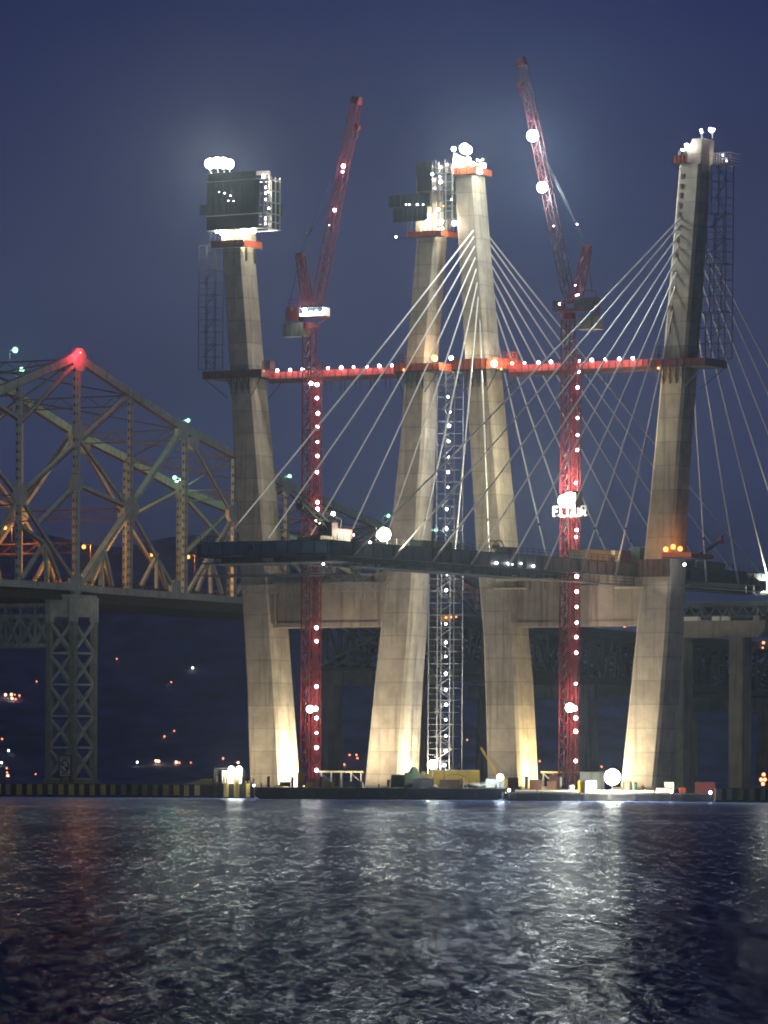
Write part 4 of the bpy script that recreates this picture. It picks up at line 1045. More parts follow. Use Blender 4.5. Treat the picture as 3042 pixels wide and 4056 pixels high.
# steel pier tower carrying the old bridge
def lat_face(m, p, q, z0, z1, n, wd, mi=0):      # two posts with X lacing between points p and q
    m.beam(p + UP * z0, p + UP * z1, wd, mi=mi, side=(q - p).normalized()); m.beam(q + UP * z0, q + UP * z1, wd, mi=mi, side=(q - p).normalized())
    for i in range(n):
        a, b = lerp(z0, z1, i / n), lerp(z0, z1, (i + 1) / n)
        m.beam(p + UP * a, q + UP * b, wd * .42, mi=mi); m.beam(q + UP * a, p + UP * b, wd * .42, mi=mi); m.beam(p + UP * a, q + UP * a, wd * .36, mi=mi)
def old_pier():
    b = O(300, 2345); base = Vector((b.x, b.y, 0)); zt = b.z - 1.2
    t = thing('bridge_pier', 'laced steel pier tower under the old truss bridge, left of the concrete legs', 'bridge pier', base)
    hu, hv = 3.9, 3.3
    for off in (0, -OS):
        c = base + OV * off + OV * -1.0
        C = [c - OU * hu - OV * hv, c - OU * hu + OV * hv, c + OU * hu + OV * hv, c + OU * hu - OV * hv]
        m = MB()
        for i in range(4): lat_face(m, C[i], C[(i + 1) % 4], 3.2, zt - 5.5, 5, 1.25)
        for i in range(4):
            m.beam(C[i] + UP * (zt - 5.5), C[i] + UP * zt, 1.5, side=OU)
        m.hexa([k + UP * (zt - 4.4) for k in C] + [k + UP * zt for k in C])
        m.hexa([c + (k - c) * 1.12 + UP * (zt + .02) for k in C] + [c + (k - c) * 1.12 + UP * (zt + .5) for k in C])
        m.build('tower_leg', mat('pier paint lightened as if lit', (.50, .54, .49), .7, noise=.2), t)  # paint made paler to stand in for light on the pier
        f = MB(); f.hexa([c + (k - c) * 1.35 - UP * 1.0 for k in C] + [c + (k - c) * 1.3 + UP * 3.1 for k in C]); f.build('footing', CONP, t)
    m = MB(); zc1, zc0 = O(100, 2388).z, O(100, 2548).z
    for w_ in (-hu, hu):
        p = base + OU * w_ - OV * (hv + 1); q = base + OU * w_ - OV * (OS - hv + 1)
        for z in (zc0, zc1, zc1 - 2.4): m.beam(p + UP * z, q + UP * z, 1.0, .9)
        n = 6
        for i in range(n):
            a, b2 = lerp(p, q, i / n), lerp(p, q, (i + 1) / n)
            m.beam(a + UP * zc0, b2 + UP * (zc1 - 2.4), .7); m.beam(b2 + UP * zc0, a + UP * (zc1 - 2.4), .7); m.beam(a + UP * zc0, a + UP * zc1, .5)
    m.build('portal_brace', GREY, t)
    # notice board
    p0, p1 = None, None
    q = base - OU * (hu + 1.3) 
    n = OU
    a = hit(235, 2990, q, n); b2 = hit(283, 3079, q, n)
    s0, s1 = (a - q).dot(OV), (b2 - q).dot(OV); z1, z0 = a.z, b2.z
    g = thing('notice_board', 'tall white board with red border and an oval emblem at the pier foot', 'sign', q + OV * (s0 + s1) / 2 + UP * z0)
    def pl(m, x0, x1, y0, y1, d0, d1, mi=0):
        f = lambda s, zz, d: q + OV * s + UP * zz - n * d
        m.hexa([f(x0, y0, d0), f(x1, y0, d0), f(x1, y0, d1), f(x0, y0, d1), f(x0, y1, d0), f(x1, y1, d0), f(x1, y1, d1), f(x0, y1, d1)], mi)
    W_, H_ = s1 - s0, z1 - z0
    m = MB(); pl(m, s0, s1, z0, z1, 0, .1); m.build('board', WHT, g)
    m = MB(); e = .28
    pl(m, s0 - .1, s0 + e, z0, z1, .1, .16); pl(m, s1 - e, s1 + .1, z0, z1, .1, .16); pl(m, s0 + e, s1 - e, z0, z0 + e, .1, .16); pl(m, s0 + e, s1 - e, z1 - e, z1, .1, .16); m.build('border', MARO, g)
    m = MB(); cx, cz = (s0 + s1) / 2, z0 + H_ * .5; rx, rz = W_ * .30, H_ * .27; k = 20
    f = lambda a, r: q + OV * (cx + rx * r * math.cos(a)) + UP * (cz + rz * r * math.sin(a)) - n * .12
    for i in range(k):
        a0, a1 = 2 * math.pi * i / k, 2 * math.pi * (i + 1) / k
        if k * .47 < i < k * .53: continue
        m.beam(f(a0, 1), f(a1, 1), .26)
    m.beam(f(math.pi * 1.9, .2), f(math.pi * 1.8, .85), .4); m.beam(f(math.pi * .85, 1.25), f(math.pi * .85, .3), .35)
    m.build('emblem', DSTL, g)
    for j, (zz, hh, parts_) in enumerate(((z0 + H_ * .86, .75, 6), (z0 + H_ * .14, .4, 8))):
        m = MB()
        for i in range(parts_):
            x = lerp(s0 + .5, s1 - .5, i / parts_); pl(m, x, x + (W_ - 1) / parts_ * .7, zz - hh / 2, zz + hh / 2, .1, .14)
        m.build('lettering', mat('faded print', (.30, .26, .22), .8), g)
    pl_ = MB()
    for s_ in (s0 + .5, s1 - .5): pl_.beam(q + OV * s_ + UP * (z0) + n * .1, q + OV * s_ + UP * .5 + n * .1, .3)
    pl_.build('post', TIMB, g)
old_pier()

# deck-truss spans of the old bridge further right, with their piers
DT = [(1655, 2437, 2648), (2060, 2470, 2675), (2490, 2512, 2722), (3042, 2556, 2760), (3300, 2580, 2780)]
def deck_truss():
    t = thing('truss_span', 'dark deck-truss spans of the old bridge under and behind the right crossbeam', 'truss bridge', Vector((O(2400, 2600).x, O(2400, 2600).y, 0)))
    for off in (0, -OS):
        m = MB()
        for (a, y0, y1), (c, y2, y3) in zip(DT, DT[1:]):
            p, q, r, s = O(a, y0 + 18), O(c, y2 + 18), O(a, y1 - 12), O(c, y3 - 12)
            for k in (p, q, r, s): k += -OV * .0
            m.beam(p - OV * -off if False else p + OV * off, q + OV * off, 1.0, 2.2); m.beam(r + OV * off, s + OV * off, 1.0, 1.9)
            n = max(2, round((c - a) / 52))
            for i in range(n + 1):
                T, D = lerp(p, q, i / n) + OV * off, lerp(r, s, i / n) + OV * off; m.beam(T, D, .8, .8)
                if i < n:
                    T2, D2 = lerp(p, q, (i + 1) / n) + OV * off, lerp(r, s, (i + 1) / n) + OV * off
                    m.beam(T, D2, .7, .8) if i % 2 else m.beam(D, T2, .7, .8)
        m.build('side_truss', mat('dim bridge steel', (.06, .062, .065), .8, noise=.3), t)
    m = MB()
    for (a, y0, y1), (c, y2, y3) in zip(DT, DT[1:]):
        p, q = O(a, y0), O(c, y2)
        m.hexa([p - OV * OS - UP * 1.2, p + OV * 1.5 - UP * 1.2, q + OV * 1.5 - UP * 1.2, q - OV * OS - UP * 1.2, p - OV * OS + UP * .6, p + OV * 1.5 + UP * .6, q + OV * 1.5 + UP * .6, q - OV * OS + UP * .6])
        r, s = O(a, y1), O(c, y3); n = max(2, round((c - a) / 52))
        for i in range(n + 1):
            D = lerp(r, s, i / n); T = lerp(p, q, i / n)
            m.beam(D, D - OV * OS, .7); m.beam(D, T - OV * OS, .6); m.beam(T, D - OV * OS, .6)
            if i < n: m.beam(D, lerp(r, s, (i + 1) / n) - OV * OS, .5)
    m.build('roadway', mat('dim bridge steel', (.06, .062, .065), .8), t)
    for (x, y, mm, r) in ((2448, 2481, E_TINYR, .3), (2999, 2546, E_TINYR, .4), (3040, 2540, E_OR, .25), (2996, 2566, E_TINYR, .22), (1740, 2446, E_OR, .25), (1760, 2445, E_OR, .22), (1780, 2444, E_TINYR, .25)):
        bulb(O(x, y) + OV * 2, r, mm, t, 'lamp')
    return t
deck_truss()
def conc_pier(px, yt, capw, label, off=-3):
    p = O(px, yt); base = Vector((p.x, p.y, 0)); zt = p.z
    t = thing('bridge_pier', label, 'bridge pier', base)
    for o_ in (-1.5, -OS + 1.5):
        m = MB(); c = base + OV * o_; m.hexa([c + OU * a + OV * b - UP * 1 for a, b in ((-3.2, -3.2), (-3.2, 3.2), (3.2, 3.2), (3.2, -3.2))] + [c + OU * a + OV * b + UP * (zt - 3.6) for a, b in ((-2.6, -2.8), (-2.6, 2.8), (2.6, 2.8), (2.6, -2.8))]); m.build('column', CONP, t)
    m = MB(); a, b = base + OV * capw, base - OV * (OS + capw)
    m.beam(a + UP * (zt - 1.8), b + UP * (zt - 1.8), 6.4, 3.59); m.build('cap', CONP, t)
conc_pier(2330, 2712, 4, 'plain concrete pier with a broad cap behind the right crane mast')
conc_pier(1690, 2655, 4, 'dark concrete pier of the old bridge behind the second leg')
conc_pier(3075, 2765, 3, 'dark old pier at the right edge of the view')

# street lamps of the old bridge
def olamp(px, py, label, m_, r, cat='street lamp', z_from=None, off=-3.0, group='lamps on the old bridge'):
    c = O(px, py) + OV * 0; c = hit(px, py, T0 + OV * off, OV)
    b = hit(px, yb(min(px, 1890)), T0 + OV * off, OV); zb = b.z + .9 if z_from is None else hit(px, z_from, T0 + OV * off, OV).z
    t = thing('street_lamp', label, 'street lamp', Vector((c.x + 1.6, c.y, zb)), group)
    m = MB(); p = Vector((c.x + 1.6, c.y, zb)); m.tube(p, Vector((p.x, p.y, c.z + .5)), .12, 6); m.beam(Vector((p.x, p.y, c.z + .5)), c + UP * .5, .14); m.beam(c + UP * .5 - Vector((.4, 0, 0)), c + UP * .5 + Vector((.4, 0, 0)), .5, .25)
    m.build('post', DSTL, t); bulb(c, r, m_, t)
olamp(20, 2091, 'orange street lamp at the left edge of the old bridge', E_ORB, .42, off=-16)
olamp(332, 2166, 'orange street lamp just right of the old bridge peak', E_ORB, .46, off=-16)
olamp(745, 2206, 'orange street lamp beside the tip of the new deck', E_ORB, .44, off=-6)
olamp(600, 2200, 'orange street lamp hidden low behind the truss left of the leg', E_ORB, .30, off=-20)  # added lamp, out of sight, to warm the low truss members
olamp(1850, 2288, 'orange street lamp seen between the middle legs above the portal', E_ORB, .5, off=-4)
def glamp(px, py, label, zf, off=-.4, r=.37, side=1):
    c = hit(px, py, T0 + OV * off, OV); p = hit(px - 22 * side, py + 12, T0 + OV * off, OV)
    t = thing('chord_lamp', label, 'lamp', p - UP * 1.2, 'greenish lamps on the old bridge chords')
    m = MB(); m.beam(p - UP * 1.6, p + UP * .5, .16); m.beam(p + UP * .5, c + UP * .35, .16); m.build('bracket', GALV, t); bulb(c, r * 1.3, E_GR, t)
glamp(60, 1386, 'upper of the two greenish lamps left of the red beacon', 0, off=-OS, r=.5)
glamp(86, 1464, 'lower of the two greenish lamps left of the red beacon', 0, off=-OS, r=.45)
glamp(745, 1665, 'greenish lamp on the sloping top chord left of the first leg', 0)
glamp(692, 1892, 'greenish lamp on the far truss below the sloping chord', 0, off=-OS, side=-1, r=.42)
glamp(1147, 1887, 'greenish lamp seen just right of the first concrete leg', 0)
glamp(1538, 2043, 'greenish lamp above the bright deck floodlight', 0)
glamp(1727, 2099, 'greenish lamp left of the white stair tower', 0)
def beacon():
    p = O(306, 1402); t = thing('beacon', 'red warning beacon on the peak of the old truss bridge', 'beacon', p - UP * 0.3)
    m = MB(); m.beam(p - UP * .6, p + UP * .2, .3); m.beam(p + UP * .2, p + Vector((1.0, -1, .2)), .15); m.beam(p + UP * .2, p + Vector((-1.0, -1, .2)), .15); m.build('bracket', DSTL, t)
    q = at(317, 1397, 1147); bulb(q, .45, E_RED, t); bulb(at(298, 1396, 1147), .2, E_RED, t); bulb(at(319, 1396, 1146.2), .16, mat('beacon core', (1, .9, .5), emit=60, ecol=(1, .75, .35)), t)
beacon()

# ================================================================== APPROACH PIER (right edge)
def approach():
    w = 70.0
    X = lambda px, py=2500: row(px, py, w)[0]
    Z = lambda py: row(2850, py, w)[1]
    t = thing('approach_pier', 'streaked concrete pier with a wide hammer cap right of the tall leg', 'bridge pier', B(X(2860), w + 2, 0))
    m = MB(); m.loft([[B(s, ww, z) for s, z in ((X(2640), Z(2525)), (X(3003), Z(2525)), (X(3030), Z(2497)), (X(3034), Z(2458)), (X(2640), Z(2458)))] for ww in (w - .1, w + 4.4)]); m.build('cap', CONP, t)
    for (x0, x1) in ((2676, 2708), (2888, 2942)):
        m = MB(); m.fr(X(x0), X(x1), w, w + 4.0, -1, Z(2525)); m.build('column', CONP, t)
    for (x0, x1) in ((2703, 2762), (2818, 2848), (2855, 2879), (2980, 3005)):
        m = MB(); m.fr(X(x0), X(x1), w + .2, w + 1.6, Z(2458), Z(2441)); m.build('bearing', WHT if x0 < 2900 else CONP, t)
    m = MB(); m.fr(X(2640), X(3040), w - 1.5, w + 6, -1, 1.6); m.build('footing', CONP, t)
    # steel girder truss resting on the pier
    g = thing('girder_frame', 'blue-green steel girder frame resting on the streaked pier cap', 'girder', B(X(2860), w + 20, Z(2441)))
    z0, z1 = Z(2443), Z(2383); a, b = X(2640), X(3120)
    for ww in (w + 1.0, w + 14, w + 28):
        m = MB(); m.fr(a, b, ww, ww + .5, z1 - .9, z1); m.fr(a, b, ww, ww + .5, z0, z0 + .35); n = 9
        for i in range(n):
            x, x2 = lerp(a, b, i / n), lerp(a, b, (i + 1) / n); xm = (x + x2) / 2
            m.beam(B(x, ww + .25, z0 + .2), B(xm, ww + .25, z1 - .9), .3); m.beam(B(xm, ww + .25, z1 - .9), B(x2, ww + .25, z0 + .2), .3)
        m.build('cross_truss', NAVY, g)
    for x in (2650, 2760, 2870, 2980, 3090):
        m = MB(); m.fr(X(x), X(x) + .5, w + 1.6, w + 60, z0, z1 - 1.0); m.build('long_girder', mat('blue girder', (.05, .10, .12), .5), g)
approach()

# ================================================================== FENDERS, BARGES AND WATERSIDE
def fender(x0, x1, D, label, pale=()):
    p0, p1 = at(x0, 3110, D), at(x1, 3110, D); L_ = (p1 - p0).length
    t = thing('fender_wall', label, 'fender wall', Vector(((p0.x + p1.x) / 2, D, 0)), 'black and yellow fender walls')
    top = 2.55; bw = 2.0; n = int(L_ / bw)
    MB().box(p0.x, p1.x, D + .2, D + .9, -1.0, top - .1).build('backing', FBLK, t)
    m = MB(); m.box(p0.x, p1.x, D + .05, D + 1.1, top - .1, top + .06); m.build('cap_rail', TIMB, t)
    for i in range(n):
        x = p0.x + i * bw; r = random.random()
        w_ = bw * (.50 + random.uniform(-.07, .05)); zb_ = .45 + random.uniform(-.05, .08)
        wf = x / 1.0
        m = MB(); k = 3
        for j in range(k):
            m.box(x + w_ * j / k + .02, x + w_ * (j + 1) / k - .02, D, D + .2, zb_ - random.uniform(0, .1), top - .12)
        m.build('yellow_board', FYEL2 if r < .25 else FYEL, t)
    m = MB(); z = .1
    for i in range(n * 2):
        x = p0.x + i * bw / 2; m.tube((x, D + 1.4, -1), (x, D + 1.4, top - .3), .2, 6)
    m.build('pile', TIMB, t)
fender(-60, 842, 977, 'long black and yellow striped fender wall in front of the steel pier')
fender(2835, 3130, 917, 'short black and yellow striped fender wall at the right edge')

def dolphin():
    D = 968
    t = thing('dolphin', 'cluster of brown timber piles with yellow stripes left of the barge', 'mooring dolphin', at(930, 3160, D) * 1.0)
    t.location.z = 0; t['_w'] = (t.location.x, t.location.y, 0)
    for x in (845, 857, 868, 952, 962, 975, 990, 1002):
        p = at(x, 3100, D + random.uniform(-1, 1)); top = at(x, 3072 + random.uniform(0, 25), D).z
        MB().tube((p.x, p.y, -1), (p.x, p.y, top), .26, 8).build('pile', TIMB, t)
    for (x0, x1, y0) in ((886, 905, 3102), (927, 947, 3100), (975, 990, 3104)):
        a, b = at(x0, y0, D - 1.6), at(x1, 3158, D - 1.6); MB().box(a.x, b.x, D - 1.7, D - 1.5, .2, a.z).build('yellow_board', FYEL, t)
    a, b = at(862, 3100, D), at(1008, 3100, D); MB().box(a.x, b.x, D - 1.5, D + 1.2, -.6, at(900, 3104, D).z).build('crib', FBLK, t)
dolphin()
def shed():
    D = 966; z0 = at(900, 3104, D).z
    a, b = at(846, 3050, D), at(966, 3050, D)
    t = thing('site_shed', 'small floodlit white shed on the timber piles by the leftmost leg', 'shed', Vector(((a.x + b.x) / 2, D + 1, z0)))
    zt = at(900, 3042, D).z
    c, d = at(880, 3050, D), at(957, 3095, D)
    MB().box(c.x, d.x, D + .6, D + .8, z0, at(900, 3053, D).z).build('white_wall', WHT, t)
    m = MB(); m.box(a.x, b.x, D + .85, D + 3.0, zt - .15, zt)
    for x in (a.x + .1, c.x - .2, d.x + .3, b.x - .1): m.box(x, x + .15, D + .85, D + 1.0, z0, zt - .15)
    m.box(a.x, c.x, D + 1.2, D + 1.3, z0, zt - .3); m.build('frame', DSTL, t)
    for x in (916, 947): flood(at(x, 3046, D - .1), .52, E_FL, t, pole=at(x, 3056, D + .9))
    bulb(at(944, 3020, D), .22, E_TINYR, t)
    for x in (888, 900, 930, 942): MB().tube(at(x, 3104, D), at(x, 3070, D), .25, 8).build('drum', CREAM, t)
shed()
def mound():
    D = 1005; m = MB(); rings = []
    for i in range(13):
        a = i / 12; x = lerp(670, 900, a); h = 2.4 * math.sin(math.pi * min(1, a * .62 + .02)) ** 1.2 + .1 * math.sin(i * 2.1)
        p = at(x, 3110, D); rings.append([Vector((p.x, D - 6, -.4)), Vector((p.x, D - 3, h * .8 + 1)), Vector((p.x, D, h + 1.3)), Vector((p.x, D + 4, h * .8 + 1)), Vector((p.x, D + 8, -.4))])
    m.loft(rings); tag(m.build('earth_mound', OLIVE, None, True), 'low olive mound rising behind the striped fender near the leftmost leg', 'mound')
mound()

def barge(x0, x1, D, top_y, label, depth=16, rake=2.5):
    p0, p1 = at(x0, top_y, D), at(x1, top_y, D); zt = at((x0 + x1) / 2, top_y, D).z
    t = thing('barge', label, 'barge', Vector(((p0.x + p1.x) / 2, D + depth / 2, 0)), 'work barges at the tower feet')
    m = MB(); prof = [(p0.x + rake, -1.0), (p1.x - rake, -1.0), (p1.x, .6), (p1.x, zt - .12), (p0.x, zt - .12), (p0.x, .6)]
    m.loft([[Vector((x, D, z)) for x, z in prof], [Vector((x, D + depth, z)) for x, z in prof]]); m.build('hull', HULL, t)
    m = MB(); m.box(p0.x, p1.x, D - .03, D + depth, zt - .118, zt); m.build('deck', BDECK, t)
    m = MB(); x = p0.x + 2
    while x < p1.x - 1:
        m.tube((x, D - .22, zt * .45), (x, D - .02, zt * .45), .45, 10); x += 4.3
    m.build('tyre_fender', DSTL, t)
    m = MB(); m.box(p0.x + .3, p1.x - .3, D - .1, D - .03, zt - .35, zt - .2); m.build('rub_rail', DSTL, t)
    for px in (x0 + 25, (x0 + x1) / 2, x1 - 25):
        p = at(px, top_y, D + 1); o = MB().tube((p.x, D + .8, zt), (p.x, D + .8, zt + .7), .16, 8).build('bollard', DSTL, t)
    return t, zt
BG1, ZB1 = barge(1010, 1990, 943, 3120, 'long black work barge cluttered with gear in front of the middle legs', 14)
BG2, ZB2 = barge(1995, 2832, 926, 3142, 'black work barge with a brightly lit deck edge below the right tower', 16)

def on_barge(x, D, zt): p = at(x, 3100, D); return Vector((p.x, p.y, zt))
def h_at(y, D, x=1521): return at(x, y, D).z
# deck clutter, each a thing
def post(px, D, zt, ytop, label, m_=TIMB, wpx=11):
    p = on_barge(px, D, zt); r = wpx / 2 / F * D
    t = thing('mooring_post', label, 'post', p, 'short mooring posts on the barges')
    m = MB(); z1 = h_at(ytop, D, px); m.tube(p, Vector((p.x, p.y, z1)), r, 10); m.build('shaft', m_, t); MB().tube(Vector((p.x, p.y, z1)), Vector((p.x, p.y, z1 + .12)), r * 1.15, 10).build('cap', DSTL, t)
for (x, y, lb) in ((1063, 3078, 'brown mooring post just right of the leftmost leg'), (1158, 3078, 'brown mooring post left of the short crane mast'), (1246, 3090, 'dark post at the right foot of the short crane mast'), (1275, 3078, 'thick brown mooring post right of the short crane mast'), (1342, 3092, 'reddish post under the pale trestle left of the second leg'), (1420, 3092, 'blue-black post just left of the second leg'), (1540, 3090, 'dark post left of the green excavator'), (1832, 3085, 'brown post between the canopy and the grey winch')):
    post(x, 946, ZB1, y, lb, wpx=15 if x > 1200 else 12)
for (x, y, lb) in ((2218, 3080, 'dark post left of the tall crane mast foot'), (2086, 3078, 'grey post beside the third leg foot')):
    post(x, 931, ZB2, y, lb, DSTL, 15)

def crate(x0, x1, y0, D, zt, m_, label, name='container', cat='container', dep=2.4, ribs=True, group=None):
    a, b = at(x0, y0, D), at(x1, y0, D)
    t = thing(name, label, cat, Vector(((a.x + b.x) / 2, D + dep / 2, zt)), group)
    m = MB(); m.box(a.x, b.x, D, D + dep, zt + .1, a.z)
    if ribs:
        n = max(3, int((b.x - a.x) / .5))
        for i in range(n + 1): x = lerp(a.x, b.x, i / n); m.box(x - .06, x + .06, D - .05, D, zt + .12, a.z - .05)
    m.build('body', m_, t)
    m = MB(); m.box(a.x + .1, a.x + .35, D + .1, D + dep - .1, zt, zt + .1); m.box(b.x - .35, b.x - .1, D + .1, D + dep - .1, zt, zt + .1); m.box(a.x - .05, b.x + .05, D - .08, D + dep + .05, a.z, a.z + .08)
    m.build('frame', DSTL, t)
    return t
G1 = 'gear stowed on the barges'
for args in (
 (1110, 1150, 3098, 948, ZB1, DSTL, 'low dark bin in front of the lit face of the leftmost leg', 'gear_box', 'box'),
 (1180, 1200, 3060, 950, ZB1, YEL, 'narrow olive-yellow locker left of the short crane mast', 'locker', 'locker'),
 (1215, 1240, 3100, 945, ZB1, YEL, 'yellow box at the foot of the short crane mast', 'gear_box', 'box'),
 (1285, 1305, 3084, 948, ZB1, CREAM, 'cream box right of the thick brown post', 'gear_box', 'box'),
 (1306, 1325, 3098, 947, ZB1, YEL, 'small yellow box under the pale trestle', 'gear_box', 'box'),
 (1360, 1412, 3098, 950, ZB1, NAVY, 'dark blue crate left of the second leg foot', 'gear_box', 'box'),
 (1550, 1622, 3070, 950, ZB1, GRN, 'dark green container in front of the second leg', 'container', 'container'),
 (1636, 1718, 3085, 944, ZB1, GREY, 'grey-green skip under the sand heap', 'skip', 'skip'),
 (1742, 1822, 3090, 945, ZB1, TIMB, 'brown timber crate under the dark canopy', 'crate', 'crate'),
 (1925, 1995, 3085, 948, ZB1, GREY, 'grey winch house carrying a bright lamp', 'winch_house', 'box'),
 (2012, 2052, 3082, 932, ZB2, MARO, 'maroon box at the foot of the third leg', 'gear_box', 'box'),
 (2098, 2145, 3090, 931, ZB2, RUST, 'rusty brown box right of the third leg foot', 'gear_box', 'box'),
 (2178, 2210, 3070, 955, ZB2, RED, 'bright red container behind the trestle posts', 'container', 'container'),
 (2168, 2205, 3095, 931, ZB2, RUST, 'rusty low box left of the tall crane mast', 'gear_box', 'box'),
 (2292, 2312, 3092, 930, ZB2, YEL, 'yellow locker right of the tall crane mast', 'locker', 'locker'),
 (2322, 2362, 3092, 929, ZB2, WHT, 'pale ribbed container left of the huge barge floodlight', 'container', 'container'),
 (2300, 2392, 3058, 950, ZB2, GREY, 'large grey-green cabin behind the pale container', 'cabin', 'cabin'),
 (2600, 2665, 3121, 928, ZB2, WHT, 'white box on the right part of the lit barge', 'gear_box', 'box'),
 (2692, 2714, 3120, 928, ZB2, ORG, 'orange box near the right end of the barge', 'gear_box', 'box'),
 (2755, 2830, 3100, 934, ZB2, MARO, 'dark maroon machinery box at the right barge end', 'gear_box', 'box'),
 (2635, 2668, 3098, 932, ZB2, WHT, 'small white tank box above the white box', 'gear_box', 'box')):
    crate(*args, group=G1)
def drum(px, D, zt, ytop, wpx, m_, label):
    p = on_barge(px, D, zt); r = wpx / 2 / F * D; z1 = h_at(ytop, D, px)
    t = thing('tank', label, 'tank', p, 'tanks on the barges'); MB().tube(p, Vector((p.x, p.y, z1)), r, 14).build('shell', m_, t, False); m = MB(); m.tube(Vector((p.x, p.y, z1)), Vector((p.x, p.y, z1 + .15)), r * .6, 10, r2=r * .3); m.build('lid', DSTL, t)
drum(2484, 929, ZB2, 3095, 34, RUST, 'round brown tank right of the huge floodlight')
drum(2512, 929, ZB2, 3100, 24, GRN, 'dark green drum in front of the tall right leg')
drum(2262, 930, ZB2, 3110, 24, WHT, 'small white drum right of the tall crane mast')
drum(2545, 931, ZB2, 3112, 16, YEL, 'small yellow drum in front of the tall right leg')
drum(1432, 946, ZB1, 3098, 18, GALV, 'small grey drum at the foot of the second leg')
# hoses and slabs lying on the lit barge edge
for (x0, x1, lb) in ((2040, 2125, 'pale pipe bundle on the left edge of the lit barge'), (2130, 2290, 'long pale pipe on the lit barge edge below the crane mast'), (2370, 2590, 'long white pipe on the barge edge below the tall right leg')):
    a, b = on_barge(x0, 927, ZB2), on_barge(x1, 927, ZB2)
    t = thing('pipe', lb, 'pipe', (a + b) / 2, 'pale pipes on the barge edge')
    MB().tube(a + UP * .28, b + UP * .28, .27, 10).build('tube', WHT, t); MB().box(a.x + .4, a.x + .7, 926.6, 927.5, ZB2, ZB2 + .12).build('cradle', TIMB, t)
# excavator
def excavator():
    D = 947; b = on_barge(1630, D, ZB1); P = lambda x, y, d=0: at(x, y, D + d)
    t = thing('excavator', 'dark green excavator with its arm folded on the barge', 'excavator', b, None)
    m = MB(); 
    for d in (0, 2.2): 
        a, c = P(1600, 3112, d), P(1660, 3112, d); m.box(a.x, c.x, D + d, D + d + .6, ZB1, ZB1 + .8)
    m.build('track', DSTL, t)
    a, c = P(1603, 3095), P(1655, 3060); MB().box(a.x, c.x, D + .2, D + 2.6, ZB1 + .8, c.z).build('body', GRN, t)
    a, c = P(1632, 3060), P(1655, 3045); o = MB().box(a.x, c.x, D + .2, D + 1.4, a.z, c.z).build('cab', GRN, t)
    m = MB(); m.beam(P(1615, 3075, .8), P(1640, 3040, .8), .7); m.beam(P(1640, 3040, .8), P(1668, 3085, .8), .5); m.build('arm', GRN, t)
excavator()
def sand():
    D = 955; m = MB(); p = on_barge(1675, D, ZB1)
    rings = []
    for i in range(6):
        f = i / 5; r = 2.6 * (1 - f) + .15; rings.append([Vector((p.x + r * 1.1 * math.cos(a) + random.uniform(-.15, .15), p.y + r * .8 * math.sin(a), ZB1 + 3.1 * (1 - (1 - f) ** 1.3))) for a in [math.pi / 6 * k for k in range(12)]])
    m.loft(rings); tag(m.build('sand_heap', mat('sand', (.45, .36, .18), .95, noise=.15), None, True), 'pale yellow heap under the floodlight behind the excavator', 'heap')
sand()
def canopy():
    D = 947; t = thing('canopy', 'dark arched tarpaulin canopy on the middle of the barge', 'canopy', on_barge(1800, D, ZB1))
    m = MB(); r0 = []; r1 = []
    for (x, y) in ((1755, 3078), (1790, 3065), (1815, 3066), (1840, 3074), (1858, 3088)):
        r0.append(at(x, y, D)); r1.append(at(x, y, D + 4))
    m.loft([r0 + [p - UP * .15 for p in r0[::-1]], r1 + [p - UP * .15 for p in r1[::-1]]]); m.build('tarpaulin', DGRN, t)
    m = MB()
    for x in (1758, 1815, 1856): p = at(x, 3085, D + .2); m.beam(Vector((p.x, p.y, ZB1)), p, .1)
    m.build('pole', DSTL, t)
canopy()
def pile_mat():
    D = 946; t = thing('material_pile', 'jumbled pile of grey sheets and hoses right of the canopy', 'pile', on_barge(1870, D, ZB1))
    for i in range(14):
        x = random.uniform(1822, 1915); p = at(x, 3100, D + random.uniform(0, 2)); z = ZB1 + random.uniform(0.05, .9)
        MB().beam(Vector((p.x - 1.0, p.y, z)), Vector((p.x + 1.0, p.y + .4, z + random.uniform(-.4, .5))), .5, .06).build('sheet', random.choice([GALV, GREY, DSTL, CREAM]), t)
pile_mat()
def yellow_truck_crane():
    D = 962; b = on_barge(1820, D, ZB1); P = lambda x, y, d=0: at(x, y, D + d)
    t = thing('truck_body', 'long yellow flatbed behind the white stair tower foot', 'trailer', b)
    a, c = P(1700, 3080), P(1900, 3052); MB().box(a.x, c.x, D, D + 2.4, ZB1 + .5, c.z - .15).build('bed', YEL, t)
    m = MB(); m.box(a.x, c.x, D - .05, D + .05, c.z - .15, c.z + .1); m.build('side_rail', CREAM, t)
    for x in (1715, 1750, 1860, 1885):
        p = P(x, 3090); MB().tube((p.x, D - .1, ZB1 + .45), (p.x, D + .4, ZB1 + .45), .45, 12).build('wheel', DSTL, t)
yellow_truck_crane()
def boom_crane():
    D = 957; P = lambda x, y, d=0: at(x, y, D + d); b = on_barge(1985, D, ZB1)
    t = thing('deck_crane', 'thin yellow lattice boom leaning left beside the third leg', 'crane', b)
    MB().box(b.x - 1.6, b.x + 1.2, D - .5, D + 2, ZB1, ZB1 + 1.8).build('body', YEL, t)
    m = MB(); p0, p1 = Vector((b.x, D + .7, ZB1 + 1.5)), P(1905, 2962, .7); d = (p1 - p0).normalized(); m.lattice(p0, p1, d.cross(Vector((0, 1, 0))).normalized(), Vector((0, 1, 0)), .42, .3, 12, .1, .05); m.build('boom', YEL, t)
    m = MB(); m.beam(p1, P(1890, 2905, .7), .06); m.beam(p1, p0 + Vector((1.2, 0, 1)), .05); m.build('rope', CABR, t)
boom_crane()
